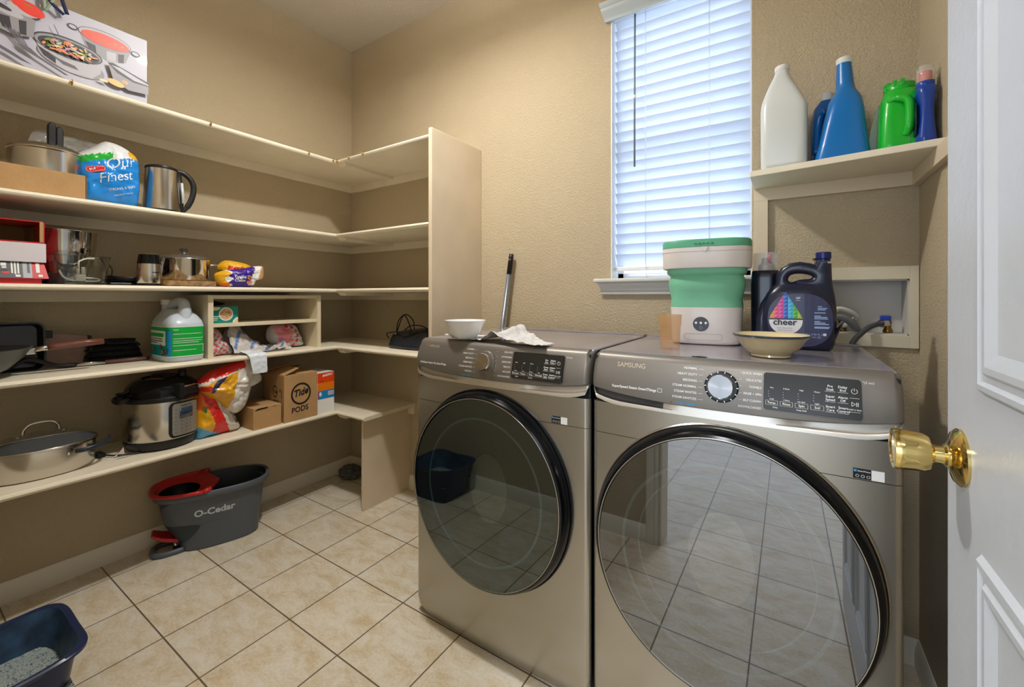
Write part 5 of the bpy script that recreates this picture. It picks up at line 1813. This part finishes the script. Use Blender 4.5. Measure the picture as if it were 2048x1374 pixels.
# ================================================================ on the washer
TZ = 1.027
t = thing('folding_washer', 'collapsible mint green and white mini washing bucket with round keypad', 'mini washer', (2.298, -.270, TZ), math.radians(6))
MG = M('mint green silicone', '#76bd99', 0.5)
MGL = M('mint lid', '#5dab88', 0.4)
PW = M('warm white plastic', '#ded6d0', 0.35, coat=.2)
g = G()
g.loft([se(0, 0, z, a, b, 3.6, 64) for a, b, z in ((.090, .078, 0), (.104, .090, .004), (.108, .094, .014), (.110, .096, .10), (.112, .097, .122))], PW)
bt = g.bvh()
g.done('base', t, auto=50)
g = G()
rg = []
for k, (a, b, z) in enumerate(((.1115, .0965, .122), (.1115, .0965, .132), (.110, .095, .150), (.117, .100, .178), (.120, .103, .195), (.117, .100, .215), (.112, .097, .226), (.121, .106, .233), (.123, .108, .238), (.123, .108, .250))):
    r = se(0, 0, z, a, b, 3.6, 96)
    for p in r:
        if .125 < z < .222:
            n = noise.noise(V(p.x * 14, p.y * 14, z * 16 + 3)) * .007
            p.x *= 1 + n * 9 * .5; p.y *= 1 + n * 9 * .5
    rg.append(r)
g.loft(rg, MG); g.done('folding_wall', t, auto=60)
g = G()
g.loft([se(0, 0, z, a, b, 3.8, 64) for a, b, z in ((.128, .113, .249), (.1345, .120, .250), (.1355, .121, .253), (.1370, .1225, .300), (.1355, .121, .3005), (.1355, .121, .3025), (.1370, .1225, .303), (.1370, .1225, .316))], PW)
g.done('rim', t, auto=40)
g = G()
g.loft([se(0, 0, z, a, b, 3.8, 64) for a, b, z in ((.134, .1195, .316), (.1365, .122, .317), (.1365, .122, .334), (.134, .119, .341), (.120, .106, .3435), (.02, .02, .3438))], MGL)
btl = g.bvh(); lid = g.done('lid', t, auto=40)
g = G()
for k in range(5):
    u = -.030 + k * .012
    g.tube([V(u, -.1235, .324), V(u + .004, -.1225, .329), V(u + .008, -.1235, .324)], .0010, M('dark mint vents', '#2f6f52', .5), 5)
g.done('lid_vents', lid)
g = G(); g.prism([(-.012, .012), (.012, .012), (.006, .0), (0, -.003), (-.006, 0)], V(.0, -.1225, .304), X_, Z_, -Y_, .003, PW, .001); g.done('latch', t)
g = G()
kc = V(-.012, -.2, .068)
g.ell(kc, X_ * .0235, Z_ * .0235, M('charcoal keypad', '#2b2d30', .3), 40)
g.wrap(bt, Y_, .0012, .1); kp = g.done('keypad', t, recalc=False)
g = G()
for k in (-1, 0, 1):
    g.ell(kc + V(k * .0145, 0, .004), X_ * .0038, Z_ * .0042, WHITEI, 12); g.text('-', .006, kc + V(k * .0145 - .0015, 0, -.006), X_, Z_, WHITEI)
g.ring(kc + V(0, 0, -.012), X_ * .005, Z_ * .005, .25, M('keypad grey print', '#8b8e92', .4), 18)
g.wrap(bt, Y_, .0020, .1).done('keypad_lettering', kp, recalc=False)
g = G()
pts = rr(-.062, .050, .016, .036, .007)
tb = []
for (a, b), (c2, d2) in zip(pts, pts[1:] + pts[:1]):
    n_ = max(1, int(math.hypot(c2 - a, d2 - b) / .004))
    tb += [V(a + (c2 - a) * k / n_, -.2, b + (d2 - b) * k / n_) for k in range(n_)]
for p, q in zip(tb, tb[1:] + tb[:1]):
    d = (q - p).normalized(); w = d.cross(Y_) * .0009
    g.poly([p - w, q - w, q + w, p + w], M('soft seam grey', '#b4aba5', .5))
g.wrap(bt, Y_, .0008, .1).done('front_seam', t, recalc=False)

t = thing('amber_tumbler', 'amber tinted clear plastic tumbler at the front left of the washer top', 'cup', (2.234, -.520, TZ))
AMB = M('amber clear plastic', '#cf9c5c', 0.06, alpha=.27, spec=.9)
g = G()
g.lathe([(0, 0), (.0265, 0), (.0275, .004), (.0280, .020), (.0315, .070), (.0330, .074), (.0345, .104), (.0328, .104), (.0312, .076), (.0297, .070), (.0262, .022), (0, .018)], AMB, N=48)
g.done('tumbler', t, auto=60)

t = thing('stoneware_bowl', 'tan glazed bowl with dark blue rim on the washer front', 'bowl', (2.494, -.545, TZ))
TG = M('tan glaze', '#b3a27a', 0.2, coat=.5, vary=(20, .05)); TGI = M('cream glaze inside', '#cfc196', 0.2, coat=.5); RIMB = M('dark blue brown rim glaze', '#35404c', 0.2, coat=.5)
g = G()
g.lathe([(0, .002), (.042, .0), (.046, .002), (.044, .007), (.052, .012), (.068, .028), (.078, .045), (.086, .053), (.0895, .0555), (.0895, .0585), (.086, .0590), (.076, .050), (.064, .030), (.045, .015), (0, .011)], TG, N=64, mfn=lambda i: RIMB if 7 <= i <= 9 else (TGI if i > 9 else TG))
g.done('bowl', t, auto=60)
t = thing('dark_bottle', 'tall black detergent bottle with clear measuring cap behind the big purple jug', 'bottle', (2.470, -.205, TZ))
g = G(); g.loft([se(0, 0, z, a, b, 3, 48) for a, b, z in ((.034, .03, 0), (.040, .036, .004), (.0425, .039, .02), (.0425, .039, .215), (.0405, .037, .236), (.038, .034, .243))], M('black blue bottle plastic', '#171d2b', .25, coat=.3)); g.done('body', t, auto=50)
CCAP = M('clear cap plastic', '#dfe2e6', .08, alpha=.30, spec=.8)
g = G(); g.lathe([(.036, .243), (.037, .248), (.0355, .298), (.034, .302), (0, .303)], CCAP, N=36); g.done('measuring_cap', t, auto=50)
g = G(); g.lathe([(.022, .243), (.021, .262), (.012, .268), (.010, .285), (0, .286)], M('pour spout plastic', '#c9b7a6', .4), N=24); g.done('pour_spout', t, auto=50)
g = G(); g.lathe([(.005, .268), (.005, .296), (0, .298)], M('pink red spout', '#cf3a5a', .4), (.012, -.016, 0), 12); g.done('spout_plug', t)

t = thing('detergent_jug', 'large dark indigo detergent jug with a rainbow drop on its label', 'jug', (2.553, -.292, TZ), math.radians(2))
IND = M('dark indigo plastic', '#191e35', 0.28, coat=.3)
INDL = M('indigo label', '#1f1c46', 0.4, coat=.3)
outer = [(-.100, .012), (-.092, .0), (.080, .0), (.088, .010), (.096, .055), (.098, .105), (.095, .150), (.088, .195), (.086, .235), (.085, .268), (.052, .268), (.049, .245), (.036, .256), (.010, .262), (-.018, .258), (-.038, .244), (-.050, .222), (-.052, .198), (-.074, .168), (-.092, .138), (-.104, .095), (-.106, .05)]
hole = [(.040, .222), (.024, .228), (.004, .230), (-.014, .226), (-.023, .214), (-.022, .203), (-.012, .198), (.010, .205), (.034, .207), (.044, .214)]
bv = .018
def inset(pts, d):
    c = V(sum(p[0] for p in pts) / len(pts), sum(p[1] for p in pts) / len(pts), 0)
    n = len(pts); out = []
    area = sum(pts[i][0] * pts[(i + 1) % n][1] - pts[(i + 1) % n][0] * pts[i][1] for i in range(n))
    s = 1 if area > 0 else -1
    for i in range(n):
        a, b, c2 = V(*pts[i - 1], 0), V(*pts[i], 0), V(*pts[(i + 1) % n], 0)
        t1, t2 = (b - a).normalized(), (c2 - b).normalized()
        m_ = (V(-t1.y, t1.x, 0) + V(-t2.y, t2.x, 0))
        m_ = m_.normalized() * s * d if m_.length > .7 else V(0, 0, 0)
        out.append((b.x + m_.x, b.y + m_.y))
    return out
sm = [(p.x, p.y) for p in catmull([V(a, b, 0) for a, b in outer[2:10]], 4)]
o1 = outer[:2] + sm + outer[10:]
o1 = [(p.x, p.y) for p in catmull([V(a, b, 0) for a, b in o1[:len(o1) - 12]], 1)] + o1[len(o1) - 12:]
h1 = [(p.x, p.y) for p in catmull([V(a, b, 0) for a, b in hole], 3, True)]
o1 = [p for i, p in enumerate(o1) if i == 0 or math.hypot(p[0] - o1[i - 1][0], p[1] - o1[i - 1][1]) > .002]
tb_ = plate([inset(o1, .014), inset(h1, -.011)], .020, .014, 4)
g = G()
mt = Matrix(((1, 0, 0, 0), (0, 0, 1, 0), (0, 1, 0, 0), (0, 0, 0, 1)))
bmesh.ops.triangulate(tb_, faces=[f for f in tb_.faces if len(f.verts) > 4])
g.merge(tb_, IND, mt, True)
# fatter belly below the handle
g.loft([se(.002, 0, z, a, b, 4, 48) for a, b, z in ((.080, .040, .0), (.087, .046, .004), (.093, .050, .02), (.095, .052, .09), (.092, .050, .13), (.080, .046, .165), (.062, .040, .190), (.04, .03, .2))], IND)
bt = g.bvh()
jb = g.done('body', t, auto=45)
g = G(); g.lathe([(.0175, .262), (.0175, .268), (.0195, .270), (.0195, .287), (.018, .289), (0, .289)], M('navy cap', '#1c2466', .3), (.068, 0, 0), 28); g.done('cap', t, auto=35)
g = G()
cx_, cz_ = .006, .088
pts = [(cx_ + .080 * math.copysign(abs(math.cos(a)) ** .8, math.cos(a)), cz_ + .078 * math.copysign(abs(math.sin(a)) ** .8, math.sin(a))) for a in [2 * math.pi * k / 48 for k in range(48)]]
LY = -.0535
g.poly([V(a, LY, b) for a, b in pts], INDL)
g.done('label', t, recalc=False)
g = G()
DROP = [(-.028, .172), (-.064, .106), (-.070, .088), (-.066, .068), (-.052, .052), (-.028, .046), (-.004, .052), (.010, .068), (.014, .088), (.008, .106)]
dp = [(p.x, p.y) for p in catmull([V(a, b, 0) for a, b in DROP[1:]], 4)]
g.poly([V(a, LY - .0005, b) for a, b in [p for p in dp if p[1] <= .0925]] , WHITEP)
cw = [('#e0941e', '#e8a93a'), ('#e23a6a', '#f07a90'), ('#c2308f', '#e06ab0'), ('#2a49a8', '#5a7fd6'), ('#1f9fd0', '#58c2e6'), ('#2aa23a', '#7ac23a'), ('#9fb81e', '#d0c83a')]
def half(z):
    if z > .172: return 0
    if z > .106: return .036 * (.172 - z) / .066
    return .036 + .006 * (1 - ((z - .086) / .02) ** 2)
rows = [.0925 + .0112 * i for i in range(8)]
for i in range(7):
    za, zb2 = rows[i], min(rows[i + 1], .1715)
    for k in range(7):
        xa, xb = -.042 + k * .012, -.030 + k * .012
        ha, hb = half(za), half(zb2)
        q = [(max(-ha, min(ha, xa)), za), (max(-ha, min(ha, xb)), za), (max(-hb, min(hb, xb)), zb2), (max(-hb, min(hb, xa)), zb2)]
        if abs(q[0][0] - q[1][0]) < 1e-4 and abs(q[2][0] - q[3][0]) < 1e-4: continue
        P4 = [V(-.028 + a, LY - .0008, b) for a, b in q]
        g.poly(P4[:3], M('drop ' + cw[k][0], cw[k][0], .35)) if (P4[0] - P4[1]).length > 1e-4 else None
        g.poly([P4[0], P4[2], P4[3]], M('drop ' + cw[k][1], cw[k][1], .35)) if (P4[2] - P4[3]).length > 1e-4 else None
def jt(s, x, z, size, m, al='L', bold=.0):
    g.text(s, size, V(x, LY - .0014, z), X_, Z_, m, al, bold=bold)
jt('cheer', -.060, .073, .026, M('near black print', '#22233a', .4), bold=.02)
jt('COLORGUARD', -.050, .062, .0055, BLUEI); jt('FRESH CLEAN SCENT', -.048, .055, .0040, RED)
jt('107', -.004, .150, .0085, WHITEI, bold=.02); jt('LOADS', -.003, .1445, .0035, WHITEI)
for k, (z, l) in enumerate(((.127, .010), (.122, .022), (.118, .018), (.109, .026), (.100, .015), (.096, .030), (.092, .032), (.084, .014), (.080, .026), (.076, .034), (.068, .036), (.065, .034))):
    g.rect(V(0, LY - .0010, 0), X_, Z_, .042 if k > 2 else .050 , (.042 if k > 2 else .050) + l, z, z + .0022, M('pale blue print', '#9fb6e0', .4))
jt('4.27 L (150 FL OZ)', .014, .045, .0072, M('pale blue print', '#9fb6e0', .4)); jt('144 FL OZ', .028, .037, .0065, M('pale blue print', '#9fb6e0', .4))
g.rect(V(0, LY - .001, 0), X_, Z_, .063, .070, .044, .051, WHITEI)
g.done('lettering', t, recalc=False)

# little debris on the washer top
t = G(); t.prism([(-.016, 0), (.016, 0), (.019, .005), (.006, .006), (0, .009), (-.006, .006), (-.019, .005)], V(2.338, -.660, TZ), X_, Y_, Z_, .0012, BLACKP)
tag(t.done('hinge_cap'), 'tiny black plastic clip lying on the washer top in front of the mint bucket', 'clip')

# ================================================================ on the dryer
t = thing('cleaning_rag', 'rumpled white terry rag spread over the front of the dryer top', 'cloth', (0, 0, TZ + .001))
RAG = M('white terry cloth', '#dcdad8', 0.95, bump=(300, .8))
g = G()
def rag(u, v):
    # u along the dryer front, v from front to back
    x = 1.462 + .44 * u
    w = .10 + .13 * math.exp(-((u - .45) / .22) ** 2) + .02 * math.sin(u * 11)
    y = -.668 - .045 * u + w * v
    z = .0015
    z += .030 * math.exp(-((u - .53) / .075) ** 2) * (1 - .35 * v)
    z += .040 * math.exp(-((u - .47) / .10) ** 2) * max(0, v - .35) ** .7
    z += .016 * math.exp(-((u - .70) / .10) ** 2) * (.6 + .4 * v) + .007 * math.exp(-(u / .10) ** 2)
    n = noise.noise(V(x * 1.2, y, 0) * 42) * .006 + noise.noise(V(x, y, 0) * 120) * .0022
    k = min(1, max(0, (u - .34) / .06)) if u > .12 else .8
    e = .006 if (v < .12 or v > .9) else .0035
    return V(x, y, max(.0025, e + z * (1 if u > .36 or u < .1 else .05) + n * k))
g.grid(rag, 80, 44, RAG)
g.done('cloth', t)
t = thing('white_bowl', 'plain white ceramic bowl sitting on the white rag', 'bowl', (1.545, -.648, TZ + .0045))
CW = M('white ceramic', '#e8eaee', 0.15, coat=.4)
G().lathe([(0, .001), (.034, 0), (.037, .003), (.044, .009), (.055, .024), (.064, .045), (.0725, .062), (.0755, .0665), (.0725, .0665), (.062, .047), (.052, .026), (.04, .012), (0, .008)], CW, N=64).done('bowl', t, auto=60)
t = thing('broom_handle', 'grey metal broom handle with black tip leaning on the wall behind the dryer', 'broom', (1.16, -.05, 0))
HM = M('grey painted metal', '#7c858e', 0.3, .5)
a, b = V(.0, -.01, .05), V(.1835, .020, 1.402)
d = (b - a)
g = G(); g.tube([a, a + d * .935], .0115, HM, 16); g.done('pole', t)
g = G(); g.tube([a + d * .925, a + d * .985, a + d], [.0130, .0130, .0115], BLACKP, 16); g.done('grip', t)
G().tube([a + d * .978 - V(0, .0125, 0), a + d * .978 + V(0, .0125, 0)], .006, M('tan hole', '#b9a083', .6), 12).done('hang_hole', t)
G().box(-.10, .10, -.032, .018, 0, .06, BLACKP, .008).done('broom_head', t)

# ================================================================ bottles on the right wall shelf
SZ = 1.6075
t = thing('white_jug', 'tall translucent white jug without label, leftmost on the upper right shelf', 'bottle', (2.521, -.125, SZ))
MW = M('milky white plastic', '#d5d9d6', 0.3, sss=.4, coat=.2)
def hexr(pts_, sxn, z):
    return [V(a, b, z) for a, b in pts_]
g = G()
g.loft([se(o, 0, z, a, b, n, 48) for a, b, z, o, n in ((.058, .062, 0, 0, 5), (.064, .070, .005, 0, 6), (.066, .073, .02, 0, 6), (.067, .074, .205, .0, 6), (.060, .068, .235, -.004, 5), (.046, .052, .275, -.006, 4), (.034, .038, .305, -.008, 3), (.024, .026, .332, -.006, 2.4), (.0195, .020, .352, -.004, 2))], MW)
g.done('body', t, auto=50)
g = G(); g.lathe([(.0215, .350), (.0225, .352), (.0225, .364), (.021, .366), (0, .366)], M('white screw cap', '#e2e3df', .4), (-.004, 0, 0), 28); g.done('cap', t, auto=35)

t = thing('blue_jug', 'tall bright blue detergent jug with white cap on the upper right shelf', 'bottle', (2.675, -.120, SZ))
AZ = M('bright blue plastic', '#0e6fb8', 0.28, coat=.4)
g = G()
g.loft([se(o, 0, z, a, b, n, 56) for a, b, z, o, n in ((.068, .074, 0, 0, 5), (.073, .079, .004, 0, 5), (.073, .079, .012, 0, 5), (.064, .075, .06, .003, 5), (.055, .070, .12, .006, 4.5), (.049, .064, .165, .009, 4), (.0435, .055, .200, .011, 3.4), (.033, .038, .226, .012, 2.6), (.0265, .028, .240, .013, 2), (.0235, .0235, .262, .012, 2), (.0200, .0200, .318, .010, 2), (.0195, .0195, .328, .010, 2))], AZ)
g.done('body', t, auto=60)
g = G(); g.lathe([(.0205, .326), (.0215, .328), (.0215, .343), (.020, .345), (0, .345)], M('white screw cap', '#e2e3df', .4), (.010, 0, 0), 28); g.done('cap', t, auto=35)
g = G(); g.tube(catmull([V(-.038, .03, .20), V(-.052, .045, .185), V(-.058, .05, .14), V(-.062, .04, .06)], 5), [.010] * 5 + [.012] * 11, AZ, 10); g.done('side_grip', t)
t = thing('blue_bottle_behind', 'second blue bottle with white cap mostly hidden behind the tall blue jug', 'bottle', (2.645, -.036, SZ))
g = G(); g.loft([se(0, 0, z, a, b, 3.4, 40) for a, b, z in ((.040, .026, 0), (.044, .029, .004), (.044, .029, .18), (.036, .024, .225), (.018, .016, .250))], M('deep blue plastic', '#0f5fa6', .3, coat=.3)); g.done('body', t, auto=50)
G().lathe([(.014, .248), (.0155, .250), (.0155, .276), (0, .277)], M('white screw cap', '#e2e3df', .4), (.0, 0, 0), 24).done('cap', t, auto=35)
t = thing('folded_card', 'thin grey card folded upright between the blue jug and the green tub', 'card', (2.765, -.10, SZ))
g = G(); g.prism([(-.028, 0), (.0, 0), (.002, .150), (-.0, .165), (-.020, .085)], V(-.002, -.05, 0), V(.9, .35, 0), Z_, V(.35, -.9, 0).normalized(), .0015, M('pale grey card', '#b3b0ae', .6)); g.prism([(0, 0), (.06, 0), (.06, .12), (0, .165)], V(-.002, -.05, 0), V(.15, .98, 0), Z_, V(.98, -.15, 0), .0015, BLACKI); g.done('card', t)

t = thing('green_tub', 'bright green plastic detergent tub with moulded handle on the upper right shelf', 'tub', (2.812, -.150, SZ))
GP = M('bright green plastic', '#10b52c', 0.3, coat=.4)
g = G()
g.loft([se(0, 0, z, a, b, n, 56) for a, b, z, n in ((.047, .058, 0, 5), (.0525, .065, .004, 5), (.053, .066, .02, 5), (.050, .063, .09, 4.4), (.047, .060, .140, 4), (.044, .057, .165, 3.4), (.037, .045, .184, 2.8), (.033, .038, .190, 2.4))], GP)
btg = g.bvh()
g.done('body', t, auto=60)
g = G(); g.lathe([(.037, .186), (.038, .190), (.037, .206), (.035, .209), (.02, .211), (0, .211)], GP, (.003, 0, 0), 36)
for k in range(6):
    a = 2.2 + k * .5
    g.box(.003 + .034 * math.cos(a) - .005, .003 + .034 * math.cos(a) + .005, .034 * math.sin(a) - .005, .034 * math.sin(a) + .005, .198, .217, GP, .002)
g.done('lid', t, auto=40)
g = G(); g.tube(catmull([V(-.030, -.050, .150), V(-.012, -.066, .152), V(.008, -.073, .138), V(.012, -.074, .10), V(.010, -.072, .060), V(.006, -.062, .045)], 6), [.008] * 6 + [.0105] * 19 + [.010] * 6, GP, 12); g.done('handle', t)
g = G()
for k in range(12):
    z = .012 + k * .0115
    g.rect(V(0, -.3, 0), X_, Z_, .010, .0125, z, z + .0115, M('grey seam', '#7d8f80', .5))
g.wrap(btg, Y_, .0008).done('seam_line', t, recalc=False)

t = thing('small_blue_bottle', 'small dark blue bottle with orange cap, rightmost on the upper right shelf', 'bottle', (2.856, -.222, SZ))
NB = M('cobalt blue plastic', '#123f9e', 0.25, coat=.4)
g = G()
g.loft([se(o, 0, z, a, b, 3, 40) for a, b, z, o in ((.020, .028, 0, 0), (.0225, .032, .004, 0), (.0215, .031, .02, 0), (.0165, .028, .07, 0), (.0165, .028, .11, 0), (.0205, .030, .142, .0), (.0215, .030, .158, .0), (.018, .020, .166, 0))], NB)
g.done('body', t, auto=60)
g = G(); g.lathe([(.0185, .164), (.0195, .166), (.0195, .178), (.018, .179)], NB, N=28); g.done('collar', t)
g = G(); g.lathe([(.013, .178), (.0145, .180), (.0145, .205), (.012, .208), (0, .209)], M('orange cap', '#e0582e', .4), N=28); cp = g.done('cap', t, auto=35)
g = G(); g.lathe([(.019, .176), (.0200, .178), (.0188, .219), (.017, .222), (0, .2225)], CCAP, N=32); g.done('clear_overcap', t, auto=50)
g = G(); g.loft([[V(-.0225, y, z) for y, z in ((-.022, .03), (-.024, .08), (-.020, .12), (.020, .12), (.022, .03))], [V(-.0235, y * .95, z) for y, z in ((-.022, .03), (-.024, .08), (-.020, .12), (.020, .12), (.022, .03))]], M('dark printed label', '#1d2c3a', .35)); g.done('label', t)
